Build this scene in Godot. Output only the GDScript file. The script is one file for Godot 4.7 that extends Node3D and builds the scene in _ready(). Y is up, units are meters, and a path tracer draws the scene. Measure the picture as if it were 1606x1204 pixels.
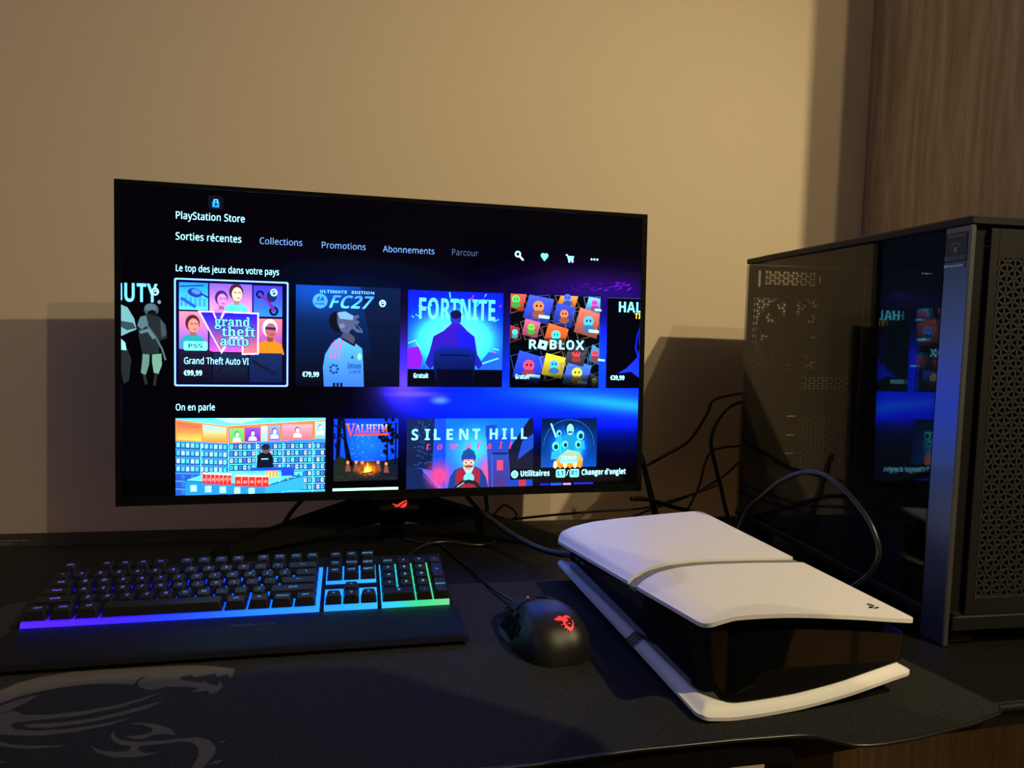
extends Node3D
# A dim room at night: a desk with a monitor, a lit keyboard, a mouse, a white games console and a computer tower.
# Desk heights are given from the desk top; DESK lifts them to the room's floor.
const DESK := 0.75
const WALL_Z := -0.232
const SCREEN_GLOW := 6.5
const SCREEN_LIGHT := 0.009
var used := {}
var M := {}
var rng := RandomNumberGenerator.new()
var font_plain: SystemFont
var font_bold: SystemFont
var font_serif: SystemFont

func _ready() -> void:
	rng.seed = 4127
	setup_camera_and_light()
	setup_fonts()
	setup_materials()
	build_room()
	build_wardrobe()
	build_desk()
	build_mouse_pad()
	build_monitor()
	build_tower()
	build_console()
	build_keyboard()
	build_wrist_rest()
	build_mouse()
	build_cables()
	build_lamps()
	build_shade_chair()

func setup_camera_and_light() -> void:
	var cam := Camera3D.new()
	cam.name = "camera"
	cam.fov = 55.88
	cam.near = 0.03
	cam.far = 30.0
	var yaw := -0.1882
	var pitch := -0.0719
	var roll := 0.0247
	cam.transform = Transform3D(Basis(Vector3.UP, yaw) * Basis(Vector3.RIGHT, pitch) * Basis(Vector3.BACK, roll), Vector3(0, DESK + 0.3195, 1.0685))
	add_child(cam)
	cam.current = true
	var e := Environment.new()
	e.background_mode = Environment.BG_COLOR
	e.background_color = Color(0.15, 0.42, 1.25).linear_to_srgb()  # strong blue sky, added as cool fill through the left window
	e.tonemap_mode = Environment.TONE_MAPPER_LINEAR
	e.tonemap_exposure = 1.0
	e.sdfgi_enabled = true
	e.ssao_enabled = true
	e.ssil_enabled = true
	var w := WorldEnvironment.new()
	w.name = "environment"
	w.environment = e
	add_child(w)

func lamp_light(parent: Node3D, at: Vector3, aim: Vector3, energy: float, tint: Color, size: float) -> void:
	var l := SpotLight3D.new()
	l.name = "bulb_light"
	l.light_energy = energy
	l.light_color = tint.linear_to_srgb()
	l.light_size = size
	l.spot_range = 9.0
	l.spot_attenuation = 2.0
	l.spot_angle = 47.5
	l.spot_angle_attenuation = 1.0
	l.shadow_enabled = true
	parent.add_child(l)
	var here := parent.global_transform * at
	l.look_at_from_position(here, here + aim, Vector3.UP)

# ------------------------------------------------------------------ nodes

func numbered(called: String) -> String:
	var n: int = used.get(called, 0)
	used[called] = n + 1
	return called if n == 0 else "%s_%03d" % [called, n]

func thing(called: String, label: String, category: String, at := Vector3.ZERO, turn := 0.0, group := "") -> Node3D:
	var o := Node3D.new()
	o.name = numbered(called)
	add_child(o)
	o.position = at + Vector3(0, DESK, 0)
	o.rotation.y = turn
	o.set_meta("label", label)
	o.set_meta("category", category)
	if group:
		o.set_meta("group", group)
	return o

func part(parent: Node, called: String, mesh: Mesh, m: Material, at := Vector3.ZERO, basis := Basis()) -> MeshInstance3D:
	var o := MeshInstance3D.new()
	o.name = called
	o.mesh = mesh
	o.material_override = m
	o.transform = Transform3D(basis, at)
	parent.add_child(o, true)
	return o

func structure(called: String, mesh: Mesh, m: Material, at: Vector3) -> MeshInstance3D:
	var o := part(self, called, mesh, m, at)
	o.set_meta("kind", "structure")
	return o

# ------------------------------------------------------------------ shapes

func tri(st: SurfaceTool, a: Vector3, b: Vector3, c: Vector3) -> void:
	st.add_vertex(a)
	st.add_vertex(b)
	st.add_vertex(c)

func quad(st: SurfaceTool, a: Vector3, b: Vector3, c: Vector3, d: Vector3) -> void:
	tri(st, a, b, c)
	tri(st, a, c, d)

func start(smooth := false) -> SurfaceTool:
	var st := SurfaceTool.new()
	st.begin(Mesh.PRIMITIVE_TRIANGLES)
	st.set_smooth_group(0 if smooth else -1)
	return st

func finish(st: SurfaceTool) -> ArrayMesh:
	st.generate_normals()
	return st.commit()

# a convex face of a box-like solid: turned so that it looks away from the middle
func face(st: SurfaceTool, p: Array, mid: Vector3) -> void:
	var n: Vector3 = (p[1] - p[0]).cross(p[2] - p[0])
	var c := Vector3.ZERO
	for q in p:
		c += q
	c /= p.size()
	var flip: bool = n.dot(c - mid) > 0
	for i in range(1, p.size() - 1):
		if flip:
			tri(st, p[0], p[i + 1], p[i])
		else:
			tri(st, p[0], p[i], p[i + 1])

# adds a box with chamfered edges; lo and hi are its corners
func add_box(st: SurfaceTool, lo: Vector3, hi: Vector3, b := 0.0, xf := Transform3D()) -> void:
	var mid := (lo + hi) / 2.0
	var h := (hi - lo) / 2.0
	b = minf(b, minf(h.x, minf(h.y, h.z)) * 0.9)
	var at := func(sx: float, sy: float, sz: float, k: int) -> Vector3:
		var v := Vector3(sx * h.x, sy * h.y, sz * h.z)
		for i in 3:
			if i != k:
				v[i] -= signf(v[i]) * b
		return xf * (mid + v)
	var middle: Vector3 = xf * mid
	for k in 3:
		var i := (k + 1) % 3
		var j := (k + 2) % 3
		for s in [-1.0, 1.0]:
			var q := []
			for e in [[-1.0, -1.0], [1.0, -1.0], [1.0, 1.0], [-1.0, 1.0]]:
				var g := Vector3.ZERO
				g[k] = s
				g[i] = e[0]
				g[j] = e[1]
				q.append(at.call(g.x, g.y, g.z, k))
			face(st, q, middle)
		if b <= 0:
			continue
		for si in [-1.0, 1.0]:
			for sj in [-1.0, 1.0]:
				var q := []
				for e in [[-1.0, i], [1.0, i], [1.0, j], [-1.0, j]]:
					var g := Vector3.ZERO
					g[k] = e[0]
					g[i] = si
					g[j] = sj
					q.append(at.call(g.x, g.y, g.z, e[1]))
				face(st, q, middle)
	if b > 0:
		for sx in [-1.0, 1.0]:
			for sy in [-1.0, 1.0]:
				for sz in [-1.0, 1.0]:
					face(st, [at.call(sx, sy, sz, 0), at.call(sx, sy, sz, 1), at.call(sx, sy, sz, 2)], middle)

func box(lo: Vector3, hi: Vector3, b := 0.0) -> ArrayMesh:
	var st := start()
	add_box(st, lo, hi, b)
	return finish(st)

func smooth_path(p: Array, each := 6) -> Array:
	var out := []
	for i in p.size() - 1:
		var a: Vector3 = p[maxi(i - 1, 0)]
		var b: Vector3 = p[i]
		var c: Vector3 = p[i + 1]
		var d: Vector3 = p[mini(i + 2, p.size() - 1)]
		for k in each:
			out.append(b.cubic_interpolate(c, a, d, k / float(each)))
	out.append(p[-1])
	return out

func add_tube(st: SurfaceTool, p: Array, r0: float, r1 := -1.0, sides := 10) -> void:
	if r1 < 0:
		r1 = r0
	var rings := []
	var up := Vector3(0.13, 1, 0.07).normalized()
	for i in p.size():
		var t: Vector3 = (p[mini(i + 1, p.size() - 1)] - p[maxi(i - 1, 0)]).normalized()
		var x := up.cross(t)
		if x.length() < 0.05:
			x = Vector3.RIGHT.cross(t)
		x = x.normalized()
		var y := t.cross(x).normalized()
		up = y
		var r := lerpf(r0, r1, i / float(p.size() - 1))
		var ring := []
		for k in sides:
			var a := TAU * k / sides
			ring.append(p[i] + x * cos(a) * r + y * sin(a) * r)
		rings.append(ring)
	for i in p.size() - 1:
		for k in sides:
			var n := (k + 1) % sides
			quad(st, rings[i][k], rings[i + 1][k], rings[i + 1][n], rings[i][n])
	for k in range(1, sides - 1):
		tri(st, rings[0][0], rings[0][k], rings[0][k + 1])
		tri(st, rings[-1][0], rings[-1][k + 1], rings[-1][k])

func tube(p: Array, r0: float, r1 := -1.0, sides := 10) -> ArrayMesh:
	var st := start(true)
	add_tube(st, p, r0, r1, sides)
	return finish(st)

# outline in the plane across y, drawn from y0 up to y1, its upper rim chamfered by b
func prism(outline: PackedVector2Array, y0: float, y1: float, b := 0.0) -> ArrayMesh:
	var st := start()
	add_prism(st, outline, y0, y1, b)
	return finish(st)

func add_prism(st: SurfaceTool, outline: PackedVector2Array, y0: float, y1: float, b := 0.0, xf := Transform3D()) -> void:
	var o := outline.duplicate()
	if Geometry2D.is_polygon_clockwise(o):
		o.reverse()
	var top := o
	if b > 0:
		var n := o.size()
		top = PackedVector2Array()
		for i in n:
			var d0: Vector2 = (o[i] - o[(i + n - 1) % n]).normalized()
			var d1: Vector2 = (o[(i + 1) % n] - o[i]).normalized()
			var m := (Vector2(-d0.y, d0.x) + Vector2(-d1.y, d1.x)).normalized()
			top.append(o[i] + m * b)
	var V := func(p: Vector2, y: float) -> Vector3: return xf * Vector3(p.x, y, p.y)
	var ids := Geometry2D.triangulate_polygon(top)
	for i in range(0, ids.size(), 3):
		var a := top[ids[i]]
		var c := top[ids[i + 1]]
		var d := top[ids[i + 2]]
		if (c - a).cross(d - a) < 0:
			var t := c
			c = d
			d = t
		tri(st, V.call(a, y1), V.call(c, y1), V.call(d, y1))
	ids = Geometry2D.triangulate_polygon(o)
	for i in range(0, ids.size(), 3):
		var a := o[ids[i]]
		var c := o[ids[i + 1]]
		var d := o[ids[i + 2]]
		if (c - a).cross(d - a) > 0:
			var t := c
			c = d
			d = t
		tri(st, V.call(a, y0), V.call(c, y0), V.call(d, y0))
	for i in o.size():
		var j := (i + 1) % o.size()
		quad(st, V.call(o[i], y0), V.call(o[j], y0), V.call(o[j], y1 - b), V.call(o[i], y1 - b))
		if b > 0:
			quad(st, V.call(o[i], y1 - b), V.call(o[j], y1 - b), V.call(top[j], y1), V.call(top[i], y1))

func rounded(x0: float, z0: float, x1: float, z1: float, r: float, n := 5) -> PackedVector2Array:
	var p := PackedVector2Array()
	for c in [[x1 - r, z1 - r, 0.0], [x0 + r, z1 - r, 90.0], [x0 + r, z0 + r, 180.0], [x1 - r, z0 + r, 270.0]]:
		for k in n + 1:
			var a := deg_to_rad(c[2] + 90.0 * k / n)
			p.append(Vector2(c[0] + cos(a) * r, c[1] + sin(a) * r))
	return p

# a solid between an upper and a lower surface, both given over u and w from 0 to 1
func slab(top: Callable, low: Callable, nu: int, nw: int) -> ArrayMesh:
	var st := SurfaceTool.new()
	st.begin(Mesh.PRIMITIVE_TRIANGLES)
	for k in 2:
		st.set_smooth_group(k + 1)
		var f: Callable = top if k == 0 else low
		var g := []
		for i in nu + 1:
			var row := []
			for j in nw + 1:
				row.append(f.call(i / float(nu), j / float(nw)))
			g.append(row)
		for i in nu:
			for j in nw:
				if k == 0:
					quad(st, g[i][j], g[i + 1][j], g[i + 1][j + 1], g[i][j + 1])
				else:
					quad(st, g[i][j], g[i][j + 1], g[i + 1][j + 1], g[i + 1][j])
	var side := func(ps: Array) -> void:
		for i in ps.size() - 1:
			var a: Vector2 = ps[i]
			var b: Vector2 = ps[i + 1]
			quad(st, low.call(a.x, a.y), low.call(b.x, b.y), top.call(b.x, b.y), top.call(a.x, a.y))
	var edges := [[], [], [], []]
	for i in nu + 1:
		edges[0].append(Vector2(i / float(nu), 0))
		edges[1].append(Vector2(1.0 - i / float(nu), 1))
	for j in nw + 1:
		edges[2].append(Vector2(1, j / float(nw)))
		edges[3].append(Vector2(0, 1.0 - j / float(nw)))
	for k in 4:
		st.set_smooth_group(k + 3)
		side.call(edges[k])
	return finish(st)

func lettering(words: String, height: float, font: Font, depth := 0.0003) -> TextMesh:
	var t := TextMesh.new()
	t.text = words
	t.font = font
	t.font_size = 32
	t.pixel_size = height / 32.0
	t.depth = depth
	t.curve_step = 2.0
	return t

# ------------------------------------------------------------------ materials

func setup_fonts() -> void:
	font_plain = SystemFont.new()
	font_plain.font_names = PackedStringArray(["Droid Sans"])
	font_bold = SystemFont.new()
	font_bold.font_names = PackedStringArray(["Droid Sans"])
	font_bold.font_weight = 700
	font_serif = SystemFont.new()
	font_serif.font_names = PackedStringArray(["Droid Serif"])
	font_serif.font_weight = 700

func mat(called: String, base: Color, rough := 0.6, metal := 0.0, spec := 0.5) -> StandardMaterial3D:
	var m := StandardMaterial3D.new()
	m.resource_name = called
	m.albedo_color = base.linear_to_srgb()
	m.roughness = rough
	m.metallic = metal
	m.metallic_specular = spec
	M[called] = m
	return m

func grey(v: float) -> Color:
	return Color(v, v, v)

func glow(called: String, c: Color, energy := 1.0) -> StandardMaterial3D:
	var m := mat(called, grey(0.02), 0.5)
	m.emission_enabled = true
	m.emission = c.linear_to_srgb()
	m.emission_energy_multiplier = energy
	return m

func noise_texture(freq: float, octaves: int, seed_: int, ramp: Array, size := 512, kind := FastNoiseLite.TYPE_SIMPLEX_SMOOTH) -> NoiseTexture2D:
	var n := FastNoiseLite.new()
	n.noise_type = kind
	n.seed = seed_
	n.frequency = freq
	n.fractal_octaves = octaves
	var t := NoiseTexture2D.new()
	t.width = size
	t.height = size
	t.seamless = true
	t.noise = n
	if ramp:
		var g := Gradient.new()
		g.offsets = PackedFloat32Array([0.0, 1.0])
		g.colors = PackedColorArray([ramp[0], ramp[1]])
		t.color_ramp = g
	return t

func setup_materials() -> void:
	var m := mat("wall_paint", Color(0.62, 0.52, 0.385), 0.9, 0.0, 0.3)
	m.normal_enabled = true
	m.normal_texture = noise_texture(0.12, 4, 3, [])
	m.normal_texture.as_normal_map = true
	m.normal_texture.bump_strength = 2.0
	m.normal_scale = 0.12
	m.uv1_triplanar = true
	m.uv1_world_triplanar = true
	m.uv1_scale = Vector3(4, 4, 4)
	mat("ceiling_paint", grey(0.55), 0.95)
	m = mat("floor_wood", Color(0.55, 0.34, 0.15), 0.45)
	m.albedo_texture = noise_texture(0.02, 4, 8, [grey(0.72), grey(1.0)])
	m.uv1_triplanar = true
	m.uv1_world_triplanar = true
	m.uv1_scale = Vector3(0.5, 1, 6)
	m = mat("wardrobe_oak", Color(0.62, 0.47, 0.285), 0.55)
	m.albedo_texture = noise_texture(0.012, 5, 21, [grey(0.74), grey(1.0)])
	m.uv1_triplanar = true
	m.uv1_world_triplanar = true
	m.uv1_scale = Vector3(7.0, 0.5, 7.0)
	m.detail_enabled = true
	m.detail_albedo = noise_texture(0.05, 3, 22, [grey(0.82), grey(1.0)])
	m.detail_blend_mode = BaseMaterial3D.BLEND_MODE_MUL
	m.detail_uv_layer = BaseMaterial3D.DETAIL_UV_2
	m.uv2_triplanar = true
	m.uv2_world_triplanar = true
	m.uv2_scale = Vector3(26.0, 0.9, 26.0)
	m = mat("desk_black", grey(0.0065), 0.55, 0.0, 0.25)
	m.roughness_texture = noise_texture(0.05, 4, 12, [grey(0.75), grey(1.0)])
	m.uv1_triplanar = true
	m.uv1_scale = Vector3(3, 3, 3)
	mat("desk_edge", grey(0.009), 0.45, 0.0, 0.35)
	mat("desk_metal", grey(0.012), 0.45)
	mat("faint_print", Color(0.16, 0.13, 0.1), 0.6)
	mat("shell_black", grey(0.008), 0.6, 0.0, 0.25)
	mat("matt_black", grey(0.006), 0.7, 0.0, 0.25)
	mat("stand_black", grey(0.004), 0.7, 0.0, 0.15)
	mat("satin_black", grey(0.011), 0.42, 0.0, 0.42)
	mat("dark_grey", grey(0.010), 0.5, 0.0, 0.35)
	mat("rest_rubber", Color(0.004, 0.0042, 0.0048), 0.65, 0.0, 0.25)
	mat("rest_print", grey(0.010), 0.5)
	mat("cap_black", grey(0.007), 0.5, 0.0, 0.35)
	m = mat("gloss_black", grey(0.004), 0.05)
	m.clearcoat_enabled = true
	m.clearcoat = 0.6
	m.clearcoat_roughness = 0.03
	mat("console_white", Color(0.79, 0.785, 0.78), 0.42, 0.0, 0.45)
	mat("rib_grey", grey(0.22), 0.6)
	mat("print_navy", Color(0.03, 0.035, 0.06), 0.5)
	mat("port_metal", grey(0.3), 0.35, 0.8)
	mat("cable_rubber", grey(0.01), 0.32)
	mat("cable_sheen", grey(0.014), 0.26)
	mat("case_steel", grey(0.009), 0.5, 0.0, 0.35)
	mat("case_inside", grey(0.012), 0.6)
	mat("grille_steel", grey(0.022), 0.4, 0.0, 0.4)
	mat("pillar_metal", Color(0.15, 0.17, 0.20), 0.36, 0.8)
	mat("sticker_black", grey(0.015), 0.4)
	mat("sticker_grey", grey(0.16), 0.5)
	mat("sticker_green", Color(0.16, 0.22, 0.03), 0.5)
	mat("trim_silver", grey(0.6), 0.2, 0.9)
	mat("lamp_metal", grey(0.3), 0.35, 0.8)
	var g := mat("tinted_glass", Color(0.006, 0.006, 0.005, 0.42), 0.02, 0.0, 0.5)
	g.transparency = BaseMaterial3D.TRANSPARENCY_ALPHA
	g.albedo_color = Color(0.05, 0.05, 0.045, 0.34)
	g.metallic_specular = 0.36
	glow("led_red", Color(1.0, 0.035, 0.03), 1.1)
	glow("led_red_soft", Color(0.8, 0.08, 0.1), 0.9)

# ------------------------------------------------------------------ the room

func build_room() -> void:
	var x0 := -1.6
	var x1 := 3.4
	var z1 := 5.4
	var top := 2.62
	structure("floor", box(Vector3(x0 - 0.12, -0.12, WALL_Z - 0.12), Vector3(x1 + 0.12, 0, z1 + 0.12)), M.floor_wood, Vector3.ZERO)
	structure("ceiling", box(Vector3(x0 - 0.12, top, WALL_Z - 0.12), Vector3(x1 + 0.12, top + 0.12, z1 + 0.12)), M.ceiling_paint, Vector3.ZERO)
	structure("wall_back", box(Vector3(x0 - 0.12, 0, WALL_Z - 0.12), Vector3(x1 + 0.12, top, WALL_Z)), M.wall_paint, Vector3.ZERO)
	structure("wall_front", box(Vector3(x0 - 0.12, 0, z1), Vector3(x1 + 0.12, top, z1 + 0.12)), M.wall_paint, Vector3.ZERO)
	# unseen window added to the left wall so that blue sky cools the shadows
	var lw := start()
	var wz := [0.35, 1.55]
	var wy := [1.0, 2.2]
	for r in [[WALL_Z, wz[0], 0.0, top], [wz[1], z1, 0.0, top], [wz[0], wz[1], 0.0, wy[0]], [wz[0], wz[1], wy[1], top]]:
		add_box(lw, Vector3(x0 - 0.12, r[2], r[0]), Vector3(x0, r[3], r[1]))
	structure("wall_left", finish(lw), M.wall_paint, Vector3.ZERO)
	var fr := start()
	for r in [[wz[0], wz[0] + 0.05, wy[0], wy[1]], [wz[1] - 0.05, wz[1], wy[0], wy[1]], [wz[0] + 0.05, wz[1] - 0.05, wy[0], wy[0] + 0.05], [wz[0] + 0.05, wz[1] - 0.05, wy[1] - 0.05, wy[1]], [0.925, 0.975, wy[0] + 0.05, wy[1] - 0.05]]:
		add_box(fr, Vector3(x0 - 0.09, r[2], r[0]), Vector3(x0 - 0.03, r[3], r[1]), 0.004)
	var win := structure("added_window_1", finish(fr), mat("added_window_white", grey(0.6), 0.5), Vector3.ZERO)
	var pane := mat("added_window_pane", grey(0.02), 0.02)
	pane.transparency = BaseMaterial3D.TRANSPARENCY_ALPHA
	pane.albedo_color = Color(0.2, 0.2, 0.2, 0.06)
	for z in [wz[0] + 0.05, 0.975]:
		part(win, "pane", box(Vector3(x0 - 0.064, wy[0] + 0.05, z), Vector3(x0 - 0.06, wy[1] - 0.05, z + 0.525)), pane)
	structure("wall_right", box(Vector3(x1, 0, WALL_Z), Vector3(x1 + 0.12, top, z1)), M.wall_paint, Vector3.ZERO)

func build_wardrobe() -> void:
	var w := thing("wardrobe", "tall grey-brown oak wardrobe standing against the wall behind the computer tower", "wardrobe", Vector3(0.944, -DESK, WALL_Z + 0.001))
	var d := 0.8
	part(w, "side_panel", box(Vector3(0, 0, 0), Vector3(0.02, 2.45, d), 0.001), M.wardrobe_oak)
	part(w, "side_panel", box(Vector3(0.88, 0, 0), Vector3(0.90, 2.45, d), 0.001), M.wardrobe_oak)
	part(w, "top_panel", box(Vector3(0.021, 2.43, 0), Vector3(0.879, 2.45, d - 0.02), 0.001), M.wardrobe_oak)
	part(w, "back_panel", box(Vector3(0.021, 0.0, 0), Vector3(0.879, 2.429, 0.01)), M.wardrobe_oak)
	for k in 2:
		var door := part(w, "door", box(Vector3(0.0, 0.06, d - 0.019), Vector3(0.427, 2.425, d), 0.002), M.wardrobe_oak, Vector3(0.022 + 0.43 * k, 0, 0))
		part(door, "handle", tube([Vector3(0.39 - 0.35 * k, 1.0, d), Vector3(0.39 - 0.35 * k, 1.0, d + 0.03), Vector3(0.39 - 0.35 * k, 1.2, d + 0.03), Vector3(0.39 - 0.35 * k, 1.2, d)], 0.005), M.lamp_metal)
	part(w, "plinth", box(Vector3(0.021, 0, 0.02), Vector3(0.879, 0.059, d - 0.04)), M.wardrobe_oak)

func build_lamps() -> void:
	# the lamp that throws the hard shadows: a tall floor lamp with a shaded head, just outside the frame
	var warm := Color(1.0, 0.80, 0.45)
	var sp := SphereMesh.new()
	sp.radius = 0.014
	sp.height = 0.028
	glow("bulb_glow", warm, 30.0)
	var l := thing("floor_lamp", "tall slim metal floor lamp with a black shaded head in front of the wardrobe", "lamp", Vector3(1.051, -DESK, 1.236))
	var head := Vector3(0, DESK + 1.307, 0)
	part(l, "base", prism(rounded(0.0, -0.13, 0.26, 0.13, 0.128, 8), 0, 0.02, 0.004), M.lamp_metal)
	part(l, "pole", tube(smooth_path([Vector3(0.13, 0.02, 0), Vector3(0.13, 1.0, 0), Vector3(0.13, 2.02, 0), Vector3(0.10, 2.10, 0.01), Vector3(0.03, 2.085, 0.03)]), 0.008), M.lamp_metal)
	shaded_head(l, head, Vector3(-0.70, -1.25, -1.24), sp, warm, 1.86)
	# the weaker one behind it
	var c := thing("ceiling_lamp", "small ceiling lamp with a bare bulb on a short stem", "lamp", Vector3(1.05, 1.63, 2.06))
	part(c, "canopy", tube([Vector3(0.07, 0.205, 0.07), Vector3(0.07, 0.23, 0.07)], 0.05), M.lamp_metal)
	part(c, "stem", tube([Vector3(0.03, 0.025, 0.04), Vector3(0.07, 0.205, 0.07)], 0.008), M.lamp_metal)
	part(c, "bulb", sp, M.bulb_glow)
	var o := OmniLight3D.new()
	o.name = "bulb_light"
	o.light_energy = 0.95
	o.light_color = warm.linear_to_srgb()
	o.light_size = 0.012
	o.omni_range = 9.0
	o.omni_attenuation = 2.0
	o.shadow_enabled = true
	c.add_child(o)

func shaded_head(parent: Node3D, at: Vector3, aim: Vector3, sp: Mesh, tint: Color, energy: float) -> void:
	# an open cone behind and round the bulb
	var z := aim.normalized()
	var x := z.cross(Vector3.UP).normalized()
	var y := z.cross(x)
	var st := start(true)
	var rings := []
	for e in [[-0.034, 0.008], [-0.026, 0.019], [-0.008, 0.029], [0.011, 0.035]]:
		var ring := []
		for k in 24:
			ring.append(at + z * e[0] + (x * cos(TAU * k / 24) + y * sin(TAU * k / 24)) * e[1])
		rings.append(ring)
	for i in 3:
		for k in 24:
			var n := (k + 1) % 24
			quad(st, rings[i][k], rings[i][n], rings[i + 1][n], rings[i + 1][k])
	for k in range(1, 23):
		tri(st, rings[0][0], rings[0][k], rings[0][k + 1])
	part(parent, "lamp_shade", finish(st), M.matt_black)
	part(parent, "bulb", sp, M.bulb_glow, at)
	lamp_light(parent, at, aim, energy, tint, 0.01)

# an unseen chair added to block the floor lamp, just outside the frame: its headrest shades the near end of the mouse pad
func build_shade_chair() -> void:
	var t := thing("added_shade_chair", "added unseen black swivel chair whose headrest shades the mouse pad", "chair", Vector3(0.45, -DESK, 1.06))
	var m: Material = mat("shade_chair_cloth", grey(0.012), 0.8, 0.0, 0.3)
	for k in 5:
		var a := TAU * k / 5 + 0.3
		var out := Vector3(cos(a), 0, sin(a))
		var leg := part(t, "base_arm", tube([Vector3(0, 0.095, 0), out * 0.15 + Vector3(0, 0.085, 0), out * 0.29 + Vector3(0, 0.065, 0)], 0.022, 0.014), M.desk_metal)
		part(leg, "castor", tube([out * 0.29 + Vector3(-0.02, 0.029, 0), out * 0.29 + Vector3(0.02, 0.029, 0)], 0.028, -1.0, 16), M.desk_metal)
	part(t, "gas_column", tube([Vector3(0, 0.09, 0), Vector3(0, 0.42, 0)], 0.026, 0.02, 16), M.desk_metal)
	part(t, "seat", prism(rounded(-0.25, -0.22, 0.25, 0.26, 0.10, 8), 0.42, 0.51, 0.03), m)
	var back := func(u: float, w: float, z: float) -> Vector3:
		var half := curve([[0.0, 0.19], [0.35, 0.235], [0.7, 0.215], [0.92, 0.16], [1.0, 0.10]], w)
		return Vector3(lerpf(-half, half, u), lerpf(0.52, 1.10, w), -0.235 + z * sin(PI * clampf(u, 0.06, 0.94)) - 0.02 * w + 0.05 * pow(absf(u - 0.5) * 2.0, 2.0))
	part(t, "backrest", slab(func(u: float, w: float) -> Vector3: return back.call(1.0 - u, w, 0.035), func(u: float, w: float) -> Vector3: return back.call(1.0 - u, w, -0.035), 18, 18), m)
	part(t, "headrest", prism(rounded(-0.145, -0.285, 0.045, -0.205, 0.035, 6), 1.225, 1.362, 0.02), m)
	part(t, "headrest_post", tube([Vector3(-0.05, 1.07, -0.25), Vector3(-0.05, 1.24, -0.25)], 0.01), M.desk_metal)
	for s in [-1.0, 1.0]:
		part(t, "arm_post", tube([Vector3(0.23 * s, 0.47, 0.0), Vector3(0.29 * s, 0.50, 0.0), Vector3(0.29 * s, 0.66, 0.0)], 0.016), M.desk_metal)
		part(t, "arm_pad", box(Vector3(0.29 * s - 0.04, 0.66, -0.12), Vector3(0.29 * s + 0.04, 0.685, 0.13), 0.01), m)

# ------------------------------------------------------------------ desk and mouse pad

func build_desk() -> void:
	var d := thing("desk", "black desk with a curved front edge carrying the monitor and the computer tower", "desk", Vector3(0, -DESK, 0))
	var t := PackedVector2Array([Vector2(-0.95, -0.113), Vector2(0.815, -0.113), Vector2(0.815, 0.532), Vector2(0.70, 0.533), Vector2(0.56, 0.537), Vector2(0.46, 0.543), Vector2(0.38, 0.552), Vector2(0.33, 0.5585), Vector2(0.2, 0.5605), Vector2(0.0, 0.566), Vector2(-0.4, 0.566), Vector2(-0.95, 0.55)])
	part(d, "desktop", prism(t, DESK - 0.022, DESK, 0.0015), M.desk_black)
	var trim := [Vector3(0.815, DESK - 0.004, 0.533), Vector3(0.70, DESK - 0.004, 0.5345), Vector3(0.56, DESK - 0.004, 0.5385), Vector3(0.46, DESK - 0.004, 0.5445), Vector3(0.38, DESK - 0.004, 0.5535)]
	part(d, "edge_trim", tube(trim, 0.0035, -1.0, 8), M.desk_edge)
	var strip := part(d, "rear_strip", box(Vector3(-0.94, DESK, -0.112), Vector3(0.58, DESK + 0.0007, -0.042), 0.0002), M.desk_edge)
	var st := start()
	for row in 2:
		var x := -0.62
		while x < (-0.497 if row == 0 else -0.508):
			var w := rng.randf_range(0.003, 0.011)
			add_box(st, Vector3(x, DESK + 0.0006, -0.074 + row * 0.015), Vector3(x + w, DESK + 0.0010, -0.0715 + row * 0.015 + rng.randf_range(0, 0.0015)))
			x += w + rng.randf_range(0.001, 0.003)
	part(strip, "faded_print", finish(st), M.faint_print)
	for x in [-0.85, 0.508]:
		part(d, "leg", box(Vector3(x, 0.03, 0.235), Vector3(x + 0.056, DESK - 0.05, 0.300), 0.002), M.desk_metal)
		part(d, "foot", box(Vector3(x - 0.005, 0.0, -0.08), Vector3(x + 0.061, 0.03, 0.50), 0.004), M.desk_metal)
		part(d, "bracket", box(Vector3(x, DESK - 0.05, -0.06), Vector3(x + 0.056, DESK - 0.022, 0.46), 0.002), M.desk_metal)
	part(d, "cross_beam", box(Vector3(-0.793, DESK - 0.08, 0.245), Vector3(0.507, DESK - 0.023, 0.290), 0.002), M.desk_metal)

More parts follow.
